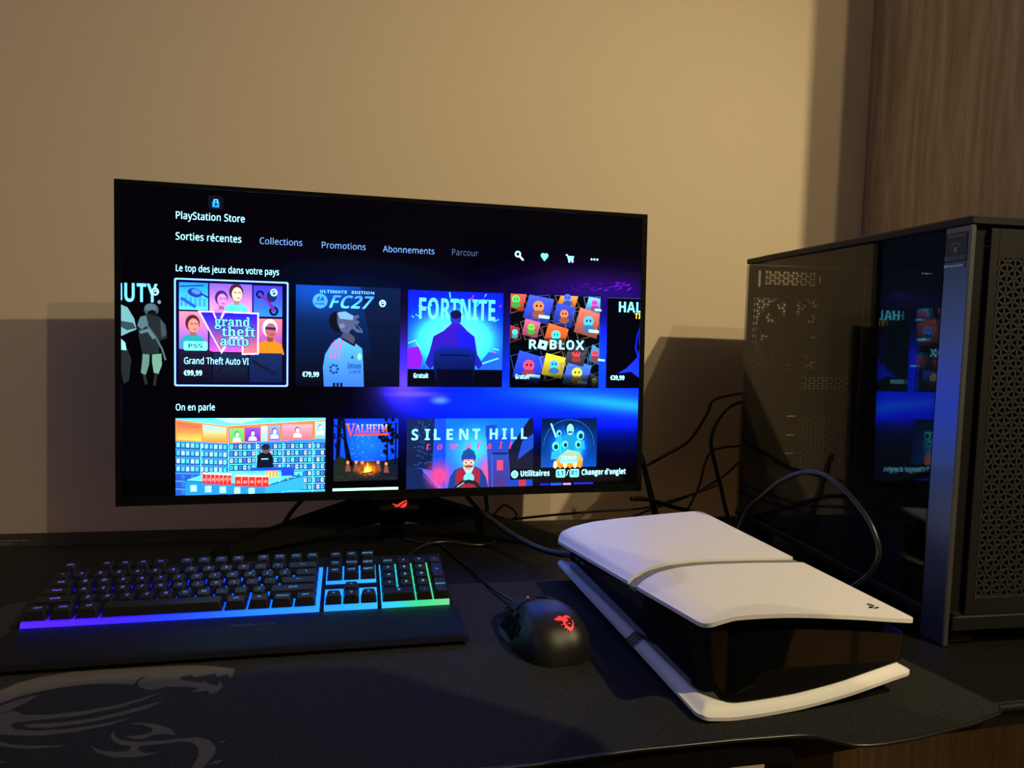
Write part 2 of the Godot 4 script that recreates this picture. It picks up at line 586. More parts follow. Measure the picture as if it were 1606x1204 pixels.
var DRAGON := [
	[-312,401,-304,389,-289,379,-267,373,-243,372,-215,372,-186,372,-157,374,-141,379,-124,386,-123,400,-125,406,-128,396,-136,400,-140,393,-156,398,-160,393,-168,395,-168,400,-160,404,-147,410,-148,404,-140,413,-133,417,-132,408,-128,418,-130,428,-136,432,-139,425,-153,426,-148,419,-159,415,-176,413,-180,416,-189,417,-198,411,-202,404,-202,397,-198,393,-202,391,-204,395,-205,405,-220,401,-239,399,-260,401,-277,406,-293,415,-301,424,-325,436,-345,420,-330,408],
	[-325,452,-299,428,-291,420,-276,412,-281,425,-288,438,-294,441],
	[-335,452,-293,442,-284,438,-274,446,-254,448,-230,446,-207,440,-191,431,-178,422,-186,433,-205,445,-233,454,-263,456,-276,458,-277,462,-270,468,-256,472,-232,473,-210,469,-188,462,-203,472,-225,478,-247,480,-266,477,-278,474,-320,468],
	[-267,463,-263,461,-243,462,-219,459,-197,450,-181,442,-171,437,-181,449,-201,459,-223,466,-246,469,-261,467],
	[-300,478,-274,484,-265,489,-250,493,-235,495,-222,497,-234,498,-248,498,-260,495,-271,490],
	[-262,510,-255,514,-260,514],
	[-190,471,-179,471,-165,476,-154,484,-147,494,-155,491,-165,491,-170,496,-179,494,-185,490,-173,490,-167,487,-168,481,-176,475],
	[-196,481,-196,488,-192,495,-184,502,-176,504,-176,511,-185,511,-197,507,-206,499,-198,510,-184,518,-170,520,-153,517,-164,515,-170,511,-170,505,-157,505,-142,503,-133,506,-127,514,-124,525,-126,541,-118,542,-113,524,-114,515,-121,504,-131,499,-141,499,-159,500,-174,499,-186,495,-192,489],
	[-114,508,-108,505,-111,510],
	[-115,536,-111,533,-105,532,-108,537,-114,537],
]

# the pad: x from -0.40 to 0.545, z from 0.188 to 0.588
func build_mouse_pad() -> void:
	var p := thing("mouse_pad", "large black cloth mouse pad with a grey dragon print at one end", "mouse pad", Vector3.ZERO)
	var o := PackedVector2Array([Vector2(-0.385, 0.190), Vector2(0.0, 0.188), Vector2(0.30, 0.189), Vector2(0.470, 0.191)])
	for k in 5:
		var a := deg_to_rad(-90 + 22.0 * k)
		o.append(Vector2(0.474 + cos(a) * 0.014, 0.205 + sin(a) * 0.014))
	for q in [[0.500, 0.30], [0.519, 0.43], [0.5405, 0.541], [0.5405, 0.5475], [0.5375, 0.5525], [0.531, 0.5565], [0.491, 0.5685], [0.4325, 0.580], [0.401, 0.5838], [0.386, 0.584], [0.3735, 0.5822], [0.362, 0.5745], [0.353, 0.5672], [0.342, 0.5635], [0.33, 0.5625], [0.281, 0.5618], [0.201, 0.5634], [0.12, 0.5705], [0.0, 0.5712], [-0.38, 0.5712], [-0.395, 0.567], [-0.4, 0.555], [-0.4, 0.205], [-0.396, 0.194]]:
		o.append(Vector2(q[0], q[1]))
	# cloth with its print
	var w := 1920
	var h := 820
	var bytes := PackedByteArray()
	bytes.resize(w * h * 3)
	for i in w * h:
		var v := 16 + (rng.randi() & 15)
		if (rng.randi() & 15) == 0:
			v += 10 + (rng.randi() & 63)
		bytes[i * 3] = v
		bytes[i * 3 + 1] = v
		bytes[i * 3 + 2] = v - 1
	var im := Image.create_from_data(w, h, false, Image.FORMAT_RGB8, bytes)
	for d in DRAGON:
		var pts := PackedVector2Array()
		for i in range(0, d.size(), 2):
			pts.append(Vector2((d[i] / 1000.0 + 0.4) / 0.945 * w, (d[i + 1] / 1000.0 - 0.188) / 0.40 * h))
		paint_poly(im, pts, Color(0.33, 0.315, 0.295))
	var m := mat("pad_cloth", Color.WHITE, 0.85, 0.0, 0.35)
	m.albedo_texture = ImageTexture.create_from_image(im)
	m.rim_enabled = true
	m.rim = 0.05
	var st := start()
	var ids := Geometry2D.triangulate_polygon(o)
	for i in range(0, ids.size(), 3):
		for k in [0, 2, 1]:
			var q := o[ids[i + k]]
			st.set_uv(Vector2((q.x + 0.4) / 0.945, (q.y - 0.188) / 0.40))
			st.add_vertex(Vector3(q.x, 0.003, q.y))
	part(p, "cloth", finish(st), m)
	part(p, "rubber_base", prism(o, 0.0002, 0.0027), M.matt_black)
	var rim := []
	for q in o:
		rim.append(Vector3(q.x, 0.0019, q.y))
	rim.append(rim[0])
	part(p, "stitched_edge", tube(rim, 0.0016, -1.0, 6), M.cable_rubber)

# ------------------------------------------------------------------ painting flat pictures

func paint_poly(im: Image, p: PackedVector2Array, c: Color, c2 := Color(0, 0, 0, 0)) -> void:
	var lo := 1e9
	var hi := -1e9
	for q in p:
		lo = minf(lo, q.y)
		hi = maxf(hi, q.y)
	for y in range(maxi(0, int(lo)), mini(im.get_height(), int(hi) + 1)):
		var xs := []
		var yc := y + 0.5
		for i in p.size():
			var a := p[i]
			var b := p[(i + 1) % p.size()]
			if (a.y <= yc) != (b.y <= yc):
				xs.append(a.x + (yc - a.y) / (b.y - a.y) * (b.x - a.x))
		xs.sort()
		var k := c
		if c2.a > 0:
			k = c.lerp(c2, clampf((y - lo) / maxf(hi - lo, 1.0), 0, 1))
		for i in range(0, xs.size() - 1, 2):
			var x0 := maxi(0, roundi(xs[i]))
			var x1 := mini(im.get_width(), roundi(xs[i + 1]))
			if x1 <= x0:
				continue
			if k.a > 0.99:
				im.fill_rect(Rect2i(x0, y, x1 - x0, 1), k)
			else:
				for x in range(x0, x1):
					im.set_pixel(x, y, im.get_pixel(x, y).lerp(Color(k.r, k.g, k.b), k.a))

func P(a: Array) -> PackedVector2Array:
	var o := PackedVector2Array()
	for i in range(0, a.size(), 2):
		o.append(Vector2(a[i], a[i + 1]))
	return o

func oval(im: Image, cx: float, cy: float, rx: float, ry: float, c: Color, turn := 0.0, c2 := Color(0, 0, 0, 0)) -> void:
	var o := PackedVector2Array()
	for k in 32:
		o.append(Vector2(cx, cy) + Vector2(cos(TAU * k / 32) * rx, sin(TAU * k / 32) * ry).rotated(turn))
	paint_poly(im, o, c, c2)

func stroke(im: Image, a: Array, w: float, c: Color) -> void:
	for i in range(0, a.size() - 2, 2):
		var p := Vector2(a[i], a[i + 1])
		var q := Vector2(a[i + 2], a[i + 3])
		var n := (q - p).normalized().orthogonal() * w / 2
		var t := (q - p).normalized() * w * 0.3
		paint_poly(im, PackedVector2Array([p + n - t, q + n + t, q - n + t, p - n - t]), c)

func box_at(im: Image, x0: float, y0: float, x1: float, y1: float, c: Color, c2 := Color(0, 0, 0, 0)) -> void:
	paint_poly(im, P([x0, y0, x1, y0, x1, y1, x0, y1]), c, c2)

func soft_spot(im: Image, cx: float, cy: float, rx: float, ry: float, c: Color, clip: Rect2) -> void:
	for y in range(maxi(int(clip.position.y), int(cy - ry)), mini(int(clip.end.y), int(cy + ry))):
		for x in range(maxi(int(clip.position.x), int(cx - rx)), mini(int(clip.end.x), int(cx + rx))):
			var d := Vector2((x - cx) / rx, (y - cy) / ry).length_squared()
			if d < 1:
				im.set_pixel(x, y, im.get_pixel(x, y).lerp(Color(c.r, c.g, c.b), c.a * (1 - d) * (1 - d)))

# writes words with their foot at y; w stretches them to a width, h to a height of capitals; lean slants them
func words(im: Image, s: String, x: float, y: float, h: float, c: Color, font: Font, w := 0.0, lean := 0.0, c2 := Color(0, 0, 0, 0), clip_x := 9999.0) -> void:
	var ts := TextServerManager.get_primary_interface()
	var rid: RID = font.get_rids()[0]
	var em := 96
	var size := Vector2i(em, 0)
	var glyphs := []
	var pen := 0.0
	var cap := 0.0
	for i in s.length():
		var g: int = ts.font_get_glyph_index(rid, em, s.unicode_at(i), 0)
		ts.font_render_glyph(rid, size, g)
		glyphs.append([g, pen])
		pen += ts.font_get_glyph_advance(rid, em, g).x
	cap = em * 0.72
	var strip := Image.create_empty(int(pen) + 8, int(em * 1.3), false, Image.FORMAT_RGBA8)
	strip.fill(Color(1, 1, 1, 0))
	for e in glyphs:
		var idx: int = ts.font_get_glyph_texture_idx(rid, size, e[0])
		if idx < 0:
			continue
		var r: Rect2 = ts.font_get_glyph_uv_rect(rid, size, e[0])
		var off: Vector2 = ts.font_get_glyph_offset(rid, size, e[0])
		var gi: Image = ts.font_get_texture_image(rid, size, idx).get_region(Rect2i(r))
		gi.convert(Image.FORMAT_RGBA8)
		strip.blend_rect(gi, Rect2i(Vector2i.ZERO, gi.get_size()), Vector2i(int(e[1] + off.x + 3), int(em + off.y)))
	var ky := h / cap
	var kx := ky if w <= 0 else w / pen
	strip.resize(maxi(2, int(strip.get_width() * kx)), maxi(2, int(strip.get_height() * ky)), Image.INTERPOLATE_TRILINEAR if kx < 0.5 else Image.INTERPOLATE_BILINEAR)
	var base := em * ky
	for yy in strip.get_height():
		var k := c if c2.a <= 0 else c.lerp(c2, clampf((yy - (base - h)) / h, 0, 1))
		for xx in strip.get_width():
			var a := strip.get_pixel(xx, yy).a
			if a < 0.02:
				continue
			var px := int(x + xx - 3 * kx + (base - yy) * lean)
			var py := int(y - base + yy)
			if px >= 0 and py >= 0 and px < mini(im.get_width(), int(clip_x)) and py < im.get_height():
				im.set_pixel(px, py, im.get_pixel(px, py).lerp(Color(k.r, k.g, k.b), a * k.a))

# ------------------------------------------------------------------ the picture on the screen (2048 x 1152)

func C(r: int, g: int, b: int, a := 255) -> Color:
	return Color8(r, g, b, a)

func ramp(a: float, b: float, v: float) -> float:
	return smoothstep(a, b, v)

func bell(v: float) -> float:
	return exp(-v * v)

func screen_picture() -> ImageTexture:
	var small := Image.create_empty(256, 144, false, Image.FORMAT_RGB8)
	for j in 144:
		for i in 256:
			var x := i * 8.0 + 4
			var y := j * 8.0 + 4
			var c := Vector3(1, 1, 9)
			c += Vector3(6, 45, 235) * bell((y - 800) / 120.0) * ramp(760, 1350, x)
			c += Vector3(25, 100, 40) * bell((y - (735 + (x - 1300) * 0.11)) / 40.0) * ramp(1250, 2000, x)
			c += Vector3(75, 38, 150) * bell((x - 1035) / 110.0) * bell((y - 735) / 75.0)
			c += Vector3(60, 40, 170) * bell((x - 1030) / 70.0) * bell((y - 620) / 150.0)
			c += Vector3(14, 75, 225) * bell((y - 610) / 150.0) * ramp(1050, 1800, x)
			c += Vector3(12, 4, 70) * bell((y - 430) / 140.0) * ramp(900, 1700, x)
			c += Vector3(38, 6, 70) * bell((x - 1880) / 330.0) * bell((y - 300) / 75.0)
			c += Vector3(0, 2, 60) * bell((y - 930) / 110.0) * ramp(560, 1100, x)
			c += Vector3(0, 10, 40) * bell((x - 850) / 320.0) * bell((y - 330) / 90.0)
			if y > 1078:
				c *= 0.35
			small.set_pixel(i, j, Color8(mini(255, int(c.x)), mini(255, int(c.y)), mini(255, int(c.z))))
	small.resize(2048, 1152, Image.INTERPOLATE_CUBIC)
	var im := small
	soft_spot(im, 1180, 790, 60, 26, C(120, 170, 255, 200), Rect2(0, 742, 2048, 120))
	soft_spot(im, 1080, 765, 170, 18, C(150, 110, 255, 140), Rect2(0, 742, 2048, 120))
	for k in 60:
		var x := rng.randf_range(1500, 2010)
		var y := 330.0 - (x - 1500) * 0.07 + rng.randf_range(-16, 18)
		var n := (x - 1480) / 520.0
		stroke(im, [x, y, x + 14 * n + 3, y - 4 * n], 3.0, C(int(70 + 90 * n), 30, int(110 + 100 * n), int(230 * n)))
	var ink := C(212, 243, 250)
	var soft := C(140, 170, 205)
	# head lines
	paint_poly(im, rounded(298, 22, 352, 75, 10), C(14, 16, 34))
	box_at(im, 313, 44, 337, 66, C(60, 160, 225))
	stroke(im, [319, 44, 319, 38, 331, 38, 331, 44], 3, C(120, 220, 240))
	paint_poly(im, P([322, 48, 333, 55, 322, 62]), C(10, 40, 90))
	words(im, "PlayStation Store", 185, 117, 27, ink, font_plain, 246)
	words(im, "Sorties récentes", 185, 194, 27, ink, font_plain, 234)
	words(im, "Collections", 481, 195, 25, soft, font_plain, 160)
	words(im, "Promotions", 709, 199, 25, soft, font_plain, 172)
	words(im, "Abonnements", 946, 202, 25, soft, font_plain, 207)
	words(im, "Parcour", 1219, 201, 25, C(95, 115, 145), font_plain, 112)
	words(im, "Le top des jeux dans votre pays", 184, 311, 25, ink, font_plain, 370)
	words(im, "On en parle", 184, 831, 25, ink, font_plain, 140)
	oval(im, 1497, 183, 13, 13, ink)
	oval(im, 1497, 183, 7, 7, C(4, 4, 20))
	stroke(im, [1506, 192, 1519, 206], 7, ink)
	oval(im, 1605, 183, 9, 9, C(150, 250, 245))
	oval(im, 1619, 183, 9, 9, C(150, 250, 245))
	paint_poly(im, P([1596, 186, 1628, 186, 1612, 207]), C(150, 250, 245))
	stroke(im, [1706, 176, 1712, 176, 1718, 196, 1738, 196], 4, ink)
	paint_poly(im, P([1713, 180, 1742, 180, 1738, 193, 1717, 193]), C(170, 225, 240))
	oval(im, 1721, 203, 4, 4, ink)
	oval(im, 1735, 203, 4, 4, ink)
	for k in 3:
		oval(im, 1820 + 13 * k, 189, 4, 4, ink)
	paint_soldiers(im, ink)
	paint_city_cover(im, ink)
	paint_football(im, ink)
	paint_chair_cover(im, ink)
	paint_tiles(im, ink)
	paint_dark_cover(im, ink)
	paint_shop(im)
	paint_forest(im)
	paint_alley(im, ink)
	paint_crew(im)
	# footer
	box_at(im, 1480, 1078, 1600, 1124, C(4, 5, 16))
	oval(im, 1499, 1101, 15, 16, C(175, 235, 245))
	stroke(im, [1499, 1092, 1508, 1107, 1490, 1107, 1499, 1092], 3, C(30, 90, 130))
	words(im, "Utilitaires", 1523, 1111, 24, ink, font_bold, 130)
	for k in 2:
		paint_poly(im, rounded(1680 + 61 * k, 1084, 1722 + 61 * k, 1119, 8), C(150, 220, 235))
		words(im, "L1" if k == 0 else "R1", 1686 + 61 * k, 1112, 21, C(10, 40, 62), font_bold, 30)
	words(im, "/", 1726, 1112, 24, ink, font_plain)
	words(im, "Changer d'onglet", 1794, 1111, 24, ink, font_bold, 204)
	box_at(im, 1611, 1142, 1650, 1152, C(30, 25, 190))
	box_at(im, 1656, 1142, 1706, 1152, C(40, 100, 225))
	box_at(im, 1712, 1143, 1748, 1152, C(200, 150, 190))
	box_at(im, 1760, 1143, 1848, 1150, C(35, 50, 205))
	# the panel shows highlights brighter than the rest: middle tones are stored lower, whites kept
	var lut := PackedByteArray()
	var lut_green := PackedByteArray()
	var lut_blue := PackedByteArray()
	for v in 256:
		var lin := Color8(v, v, v).srgb_to_linear().r
		lut.append(Color(lin * (1.0 + 1.8 * lin * lin) / 6.5, 0, 0).linear_to_srgb().r8)
		lut_green.append(Color(lin * (1.0 + 4.6 * lin * lin) / 6.5, 0, 0).linear_to_srgb().r8)
		lut_blue.append(Color(lin * (1.0 + 5.5 * lin * lin) / 6.5, 0, 0).linear_to_srgb().r8)
	var data := im.get_data()
	for i in range(0, data.size(), 3):
		data[i] = lut[data[i]]
		data[i + 1] = lut_green[data[i + 1]]
		data[i + 2] = lut_blue[data[i + 2]]
	return ImageTexture.create_from_image(Image.create_from_data(2048, 1152, false, Image.FORMAT_RGB8, data))

func badge(im: Image, x: float, y: float) -> void:
	oval(im, x, y, 13, 14, C(200, 235, 240))
	oval(im, x, y, 8, 9, C(40, 60, 90))
	stroke(im, [x - 5, y + 3, x, y - 4, x + 5, y], 3, C(200, 235, 240))

func paint_soldiers(im: Image, ink: Color) -> void:
	box_at(im, 0, 347, 158, 739, C(2, 3, 9))
	var c := C(140, 205, 228)
	words(im, "UTY", 6, 430, 70, c, font_bold, 118)
	box_at(im, 0, 362, 4, 424, c)
	oval(im, 129, 427, 6, 7, C(120, 150, 160))
	badge(im, 115, 389)
	# two people in field dress, one cut by the edge of the tile
	paint_poly(im, P([0, 440, 22, 450, 44, 490, 52, 530, 30, 540, 0, 556]), C(128, 165, 165))
	paint_poly(im, P([0, 500, 40, 506, 50, 526, 20, 534, 0, 522]), C(60, 85, 90))
	paint_poly(im, P([0, 590, 20, 600, 34, 640, 26, 720, 8, 730, 0, 690]), C(38, 48, 50))
	paint_poly(im, P([0, 566, 14, 580, 18, 608, 0, 606]), C(160, 195, 190))
	oval(im, 102, 456, 25, 24, C(70, 92, 100))
	oval(im, 100, 448, 20, 14, C(95, 120, 128))
	oval(im, 104, 470, 15, 13, C(14, 18, 22))
	paint_poly(im, P([66, 480, 96, 472, 130, 482, 152, 512, 156, 560, 128, 572, 128, 620, 72, 622, 60, 560, 54, 510]), C(38, 48, 54))
	paint_poly(im, P([64, 484, 84, 478, 92, 510, 70, 530, 54, 516]), C(95, 125, 130))
	paint_poly(im, P([132, 490, 150, 512, 154, 548, 136, 558]), C(66, 90, 96))
	stroke(im, [88, 516, 116, 556, 138, 600, 150, 640], 7, C(90, 112, 116))
	stroke(im, [66, 540, 92, 532, 110, 560], 12, C(100, 130, 132))
	paint_poly(im, P([72, 620, 96, 622, 94, 660, 82, 700, 66, 690, 70, 650]), C(110, 142, 132))
	paint_poly(im, P([104, 622, 136, 618, 138, 660, 126, 694, 110, 690, 104, 650]), C(125, 158, 142))
	stroke(im, [78, 700, 84, 730], 10, C(40, 52, 52))
	stroke(im, [118, 694, 112, 734], 10, C(36, 46, 48))

func bust(im: Image, x: float, y: float, k: float, skin: Color, hair: Color, shirt: Color) -> void:
	paint_poly(im, P([x - 44 * k, y + 84 * k, x - 36 * k, y + 48 * k, x - 12 * k, y + 36 * k, x + 14 * k, y + 36 * k, x + 38 * k, y + 50 * k, x + 46 * k, y + 84 * k]), shirt)
	box_at(im, x - 9 * k, y + 16 * k, x + 10 * k, y + 42 * k, skin.darkened(0.25))
	oval(im, x, y - 4 * k, 24 * k, 30 * k, hair)
	oval(im, x + 3 * k, y + 4 * k, 18 * k, 25 * k, skin)
	stroke(im, [x - 7 * k, y - 1 * k, x + 1 * k, y - 2 * k], 3 * k, hair)
	stroke(im, [x + 8 * k, y - 2 * k, x + 16 * k, y - 1 * k], 3 * k, hair)
	stroke(im, [x + 2 * k, y + 18 * k, x + 12 * k, y + 18 * k], 3 * k, skin.darkened(0.45))

# a collage cover: nine panels, the lettering across them
func paint_city_cover(im: Image, ink: Color) -> void:
	paint_poly(im, rounded(180, 335, 588, 739, 8), C(170, 190, 245))
	paint_poly(im, rounded(186, 341, 582, 733, 6), C(9, 9, 50))
	var dark := C(10, 12, 40)
	box_at(im, 197, 350, 298, 452, C(40, 150, 215), C(110, 205, 240))
	for k in 6:
		box_at(im, 200 + 16 * k, 410 - (k * 37) % 23, 211 + 16 * k, 440, C(80, 160, 225))
	oval(im, 252, 388, 26, 16, C(40, 75, 165), 0.25)
	oval(im, 256, 384, 16, 9, C(90, 150, 230), 0.25)
	stroke(im, [276, 392, 298, 404], 6, C(30, 60, 140))
	stroke(im, [200, 366, 282, 360], 4, C(25, 50, 120))
	stroke(im, [206, 410, 252, 440], 12, C(50, 110, 200))
	box_at(im, 303, 350, 455, 455, C(150, 110, 225), C(235, 165, 215))
	bust(im, 345, 408, 0.95, C(225, 150, 190), C(85, 45, 115), C(230, 140, 200))
	bust(im, 398, 384, 1.05, C(235, 185, 170), C(80, 45, 70), C(110, 190, 215))
	box_at(im, 460, 352, 565, 470, C(85, 70, 210), C(60, 150, 220))
	oval(im, 484, 386, 15, 15, dark)
	oval(im, 484, 386, 8, 8, C(90, 90, 200))
	oval(im, 534, 448, 17, 18, dark)
	oval(im, 534, 448, 9, 10, C(60, 120, 210))
	stroke(im, [486, 388, 516, 414, 534, 446], 13, C(130, 55, 160))
	oval(im, 526, 392, 18, 22, C(40, 45, 110))
	badge(im, 534, 377)
	box_at(im, 197, 458, 298, 600, C(235, 150, 160), C(150, 110, 200))
	bust(im, 244, 506, 1.05, C(225, 150, 140), C(90, 50, 50), C(45, 160, 165))
	box_at(im, 472, 478, 565, 606, C(235, 140, 150), C(150, 80, 180))
	bust(im, 520, 518, 1.15, C(190, 115, 105), C(215, 200, 205), C(225, 140, 40))
	stroke(im, [506, 514, 538, 516], 10, C(35, 45, 150))
	box_at(im, 303, 460, 466, 608, C(70, 60, 190), C(210, 110, 190))
	box_at(im, 197, 605, 311, 722, C(32, 32, 58), C(12, 14, 30))
	box_at(im, 316, 612, 440, 722, C(34, 52, 88), C(16, 18, 40))
	box_at(im, 446, 610, 565, 722, C(28, 52, 105), C(14, 34, 85))
	stroke(im, [330, 690, 370, 640, 420, 660], 8, C(16, 22, 44))
	stroke(im, [456, 640, 540, 690], 12, C(18, 28, 62))
	# the big numeral with the three words on it
	paint_poly(im, P([262, 454, 318, 454, 334, 496, 352, 454, 480, 456, 480, 616, 418, 618, 418, 560, 380, 560, 346, 616]), C(235, 190, 215))
	paint_poly(im, P([272, 460, 314, 460, 334, 512, 358, 460, 474, 462, 474, 610, 424, 612, 424, 548, 376, 548, 344, 604]), C(45, 35, 200), C(245, 140, 130))
	var pale := C(150, 228, 240)
	var at := [[322, 512, "grand", 128], [346, 549, "theft", 122], [340, 585, "auto", 106]]
	for a in at:
		for o in [[-3, 0], [3, 0], [0, -3], [0, 3]]:
			words(im, a[2], a[0] + o[0], a[1] + o[1], 34, C(50, 60, 130), font_serif, a[3])
		words(im, a[2], a[0], a[1], 34, pale, font_serif, a[3])
	paint_poly(im, rounded(213, 570, 296, 604, 6), C(150, 240, 232))
	words(im, "PS5", 227, 596, 16, C(10, 60, 70), font_bold, 54)
	words(im, "Grand Theft Auto VI", 213, 656, 25, ink, font_plain, 232)
	words(im, "€99,99", 213, 699, 20, ink, font_bold, 66)

func paint_football(im: Image, ink: Color) -> void:
	box_at(im, 615, 343, 1016, 737, C(13, 62, 138), C(4, 7, 26))
	paint_poly(im, P([860, 343, 1016, 343, 1016, 737, 930, 737]), C(10, 16, 44, 150))
	soft_spot(im, 700, 350, 240, 150, C(25, 110, 200, 150), Rect2(615, 343, 401, 394))
	for k in 2:
		words(im, ["ULTIMATE", "EDITION"][k], 704 + 120 * k, 372, 11, C(150, 195, 225), font_bold, 106 - 14 * k)
	oval(im, 706, 403, 28, 29, C(85, 165, 225))
	words(im, "EA", 693, 404, 16, C(20, 55, 100), font_bold, 28, 0.2)
	words(im, "SPORTS", 687, 420, 10, C(20, 55, 100), font_bold, 38)
	words(im, "FC27", 733, 429, 51, C(85, 155, 218), font_bold, 165, 0.36, C(125, 205, 240))
	badge(im, 946, 405)
	# a player in a white shirt, head thrown back
	paint_poly(im, P([722, 737, 718, 660, 726, 610, 752, 566, 778, 545, 812, 556, 842, 566, 868, 586, 872, 640, 876, 737]), C(105, 175, 222), C(70, 130, 190))
	paint_poly(im, P([800, 512, 838, 540, 842, 572, 806, 560, 784, 546]), C(85, 85, 112))
	oval(im, 775, 484, 34, 42, C(14, 18, 34), -0.3)
	paint_poly(im, P([770, 446, 800, 440, 836, 458, 850, 452, 856, 462, 842, 472, 858, 480, 848, 492, 868, 512, 870, 524, 846, 522, 828, 508, 812, 530, 786, 520, 772, 490]), C(92, 104, 135))
	paint_poly(im, P([772, 446, 802, 441, 834, 458, 830, 474, 780, 470]), C(140, 165, 195))
	paint_poly(im, P([838, 488, 850, 500, 862, 514, 846, 506]), C(10, 12, 26))
	oval(im, 790, 498, 11, 10, C(125, 135, 160))
	stroke(im, [790, 548, 836, 574, 842, 556], 7, C(14, 24, 50))
	for k in 3:
		stroke(im, [764 + 14 * k, 556, 750 + 16 * k, 586, 748 + 15 * k, 626], 6, C(205, 120, 165))
	for k in 7:
		oval(im, 760 + cos(TAU * k / 7) * 14, 668 + sin(TAU * k / 7) * 16, 5, 5, C(24, 62, 120))
	words(im, "Emirates", 812, 666, 22, C(22, 58, 108), font_bold, 52, 0.1)
	words(im, "FLY BETTER", 818, 686, 13, C(22, 58, 108), font_plain, 46, 0.1)
	paint_poly(im, P([824, 626, 830, 612, 836, 626]), C(24, 62, 120))
	oval(im, 858, 618, 8, 14, C(160, 185, 165))
	for k in 3:
		box_at(im, 756 + 14 * k, 722, 765 + 14 * k, 737, C(18, 28, 60))
	words(im, "€79,99", 641, 700, 20, ink, font_bold, 64)

func paint_chair_cover(im: Image, ink: Color) -> void:
	var r := Rect2(1047, 347, 391, 389)
	box_at(im, 1047, 347, 1438, 736, C(10, 35, 200), C(20, 120, 225))
	soft_spot(im, 1240, 540, 260, 190, C(90, 245, 250, 255), r)
	soft_spot(im, 1240, 540, 230, 150, C(110, 250, 250, 255), r)
	for k in 70:
		var a := rng.randf_range(0, TAU)
		var d := rng.randf_range(130, 215)
		var p := Vector2(1242, 540) + Vector2(cos(a) * d * 1.1, sin(a) * d)
		var q := p + Vector2(cos(a), sin(a)) * rng.randf_range(8, 26)
		if r.has_point(p) and r.has_point(q):
			stroke(im, [p.x, p.y, q.x, q.y], 3, [C(90, 220, 255), C(220, 80, 200), C(40, 60, 230), C(120, 255, 230)][k % 4])
	words(im, "FORTNITE", 1086, 462, 86, C(110, 225, 245), font_bold, 324, 0.0, C(140, 240, 245))
	# bags and books on both sides, a table, someone seated in a big chair seen from behind
	paint_poly(im, P([1048, 580, 1090, 572, 1108, 620, 1098, 662, 1048, 662]), C(150, 30, 200))
	stroke(im, [1050, 560, 1078, 548, 1096, 580], 5, C(130, 190, 250))
	paint_poly(im, P([1340, 640, 1380, 590, 1436, 600, 1436, 664, 1344, 664]), C(40, 110, 220))
	stroke(im, [1350, 640, 1420, 616], 5, C(140, 230, 255))
	box_at(im, 1047, 664, 1438, 736, C(4, 6, 22))
	oval(im, 1241, 455, 23, 34, C(45, 60, 170))
	oval(im, 1241, 440, 24, 18, C(20, 25, 90))
	paint_poly(im, P([1222, 478, 1262, 478, 1290, 506, 1320, 528, 1332, 600, 1354, 640, 1340, 664, 1318, 640, 1164, 640, 1138, 664, 1118, 640, 1134, 596, 1150, 530, 1192, 506]), C(75, 25, 170), C(30, 40, 160))
	paint_poly(im, P([1242, 490, 1318, 528, 1326, 580, 1250, 580]), C(30, 30, 185))
	paint_poly(im, P([1152, 590, 1190, 572, 1290, 572, 1326, 592, 1322, 664, 1314, 736, 1166, 736, 1152, 660]), C(16, 45, 150), C(4, 10, 50))
	stroke(im, [1176, 606, 1300, 606], 8, C(6, 20, 80))
	paint_poly(im, P([1166, 664, 1316, 664, 1312, 736, 1170, 736]), C(4, 8, 36))
	words(im, "Gratuit", 1071, 701, 20, ink, font_bold, 62)

